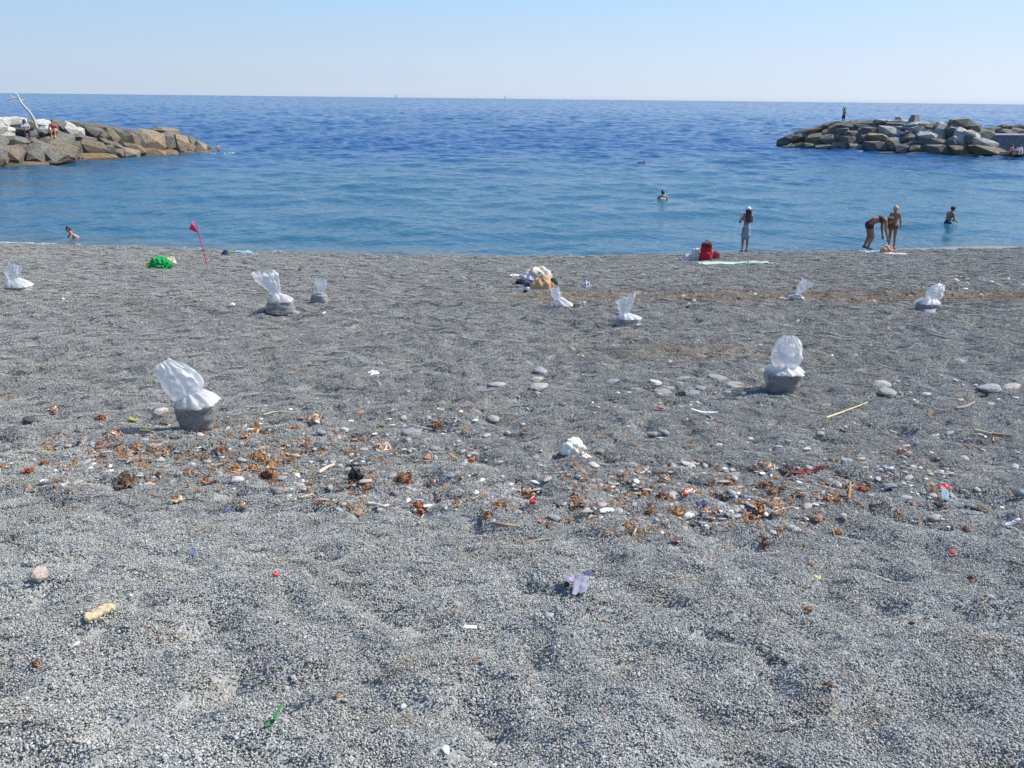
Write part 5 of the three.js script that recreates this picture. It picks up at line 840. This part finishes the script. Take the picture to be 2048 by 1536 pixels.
{ // what is too small and too much to count: chips of shell, wood and weed
  const R = rng(345), m = new THREE.Matrix4(), q = new THREE.Quaternion(), e = new THREE.Euler();
  const kinds = [pebbleGeo(R, 0), pebbleGeo(R, 0)].map((g) => { g.computeVertexNormals(); return g; }), spots = [[], [], []];
  const tuft = weedGeo(901, 9, .4);
  const zones = [[400, 910, 230, 75, 240, .62], [620, 930, 160, 75, 130, .6], [790, 950, 200, 85, 150, .35], [1330, 1000, 190, 85, 200, .55], [1540, 1000, 140, 75, 150, .6], [1720, 965, 190, 70, 110, .4], [1100, 980, 200, 70, 90, .4], [1900, 960, 160, 100, 80, .3], [140, 925, 160, 65, 90, .5], [700, 840, 260, 45, 70, .2], [1000, 900, 900, 120, 220, .1], [1250, 790, 240, 30, 50, .05], [1900, 790, 160, 40, 40, .05], [1000, 1280, 1000, 230, 110, .25],
    [1690, 588, 380, 16, 260, .75], [1250, 606, 330, 10, 170, .75], [1130, 607, 90, 8, 40, .6], [1920, 566, 150, 14, 120, .3], [130, 590, 60, 10, 40, .3], [440, 580, 50, 10, 24, .5], [480, 660, 380, 60, 40, .02], [1500, 680, 500, 50, 60, .05]];
  for (const [cx, cy, rx, ry, n, wd] of zones) for (let k = 0; k < n * (cy > 820 && cy < 1100 ? 1.5 : 1); k++) {
    const a = R() * 6.283, r = Math.sqrt(R()), x = cx + rx * r * Math.cos(a), y = cy + ry * r * Math.sin(a); if (x < -30 || x > 2080 || y > 1560) continue;
    const p = ground(x, y), weedy = R() < wd, far = Math.max(ry > 200 ? .55 : 1, ry > 200 ? 0 : -p.z / 7), s = weedy ? (.012 + .03 * R() * R()) * far : (.007 + .018 * R() * R()) * far;
    q.setFromEuler(e.set((R() - .5) * .5, R() * 6.28, (R() - .5) * .5));
    const t = R(); let c, sc;
    if (weedy) { sc = V(s * 2, s * 1.6, s * 2); c = t < .5 ? col(.95, .9, .85) : t < .8 ? col(.6, .56, .6) : col(1.1, 1.3, 1.6); }
    else { sc = V(s * (1 + R()), s * (.25 + .3 * R()), s); c = t < .13 ? col(.56, .58, .55) : t < .45 ? col(.34, .28, .24) : t < .80 ? col(.30, .30, .295) : t < .92 ? col(.28, .16, .09) : col(.09, .08, .08); }
    m.compose(V(p.x, p.y + (weedy ? 0 : s * .2), p.z), q, sc); spots[weedy ? 2 : (k & 1)].push([m.clone(), c]);
  }
  const g = new THREE.Group(); g.name = 'litter'; tag(g, 'fine chips of shell, wood and dry weed strewn over the gravel', 'litter', null, 'stuff'); scene.add(g);
  [[kinds[0], std(col(1, 1, 1), .8)], [kinds[1], std(col(1, 1, 1), .8)], [tuft, weedMat(col(1, 1, 1))]].forEach(([geo, mat], i) => {
    const im = new THREE.InstancedMesh(geo, mat, spots[i].length); im.name = i < 2 ? 'chips' : 'weed_shreds'; im.userData.kind = 'stuff'; im.castShadow = im.receiveShadow = true;
    spots[i].forEach(([mm, c], k) => { im.setMatrixAt(k, mm); im.setColorAt(k, c); }); g.add(im);
  });
}
labelAll();
renderer.render(scene, camera);
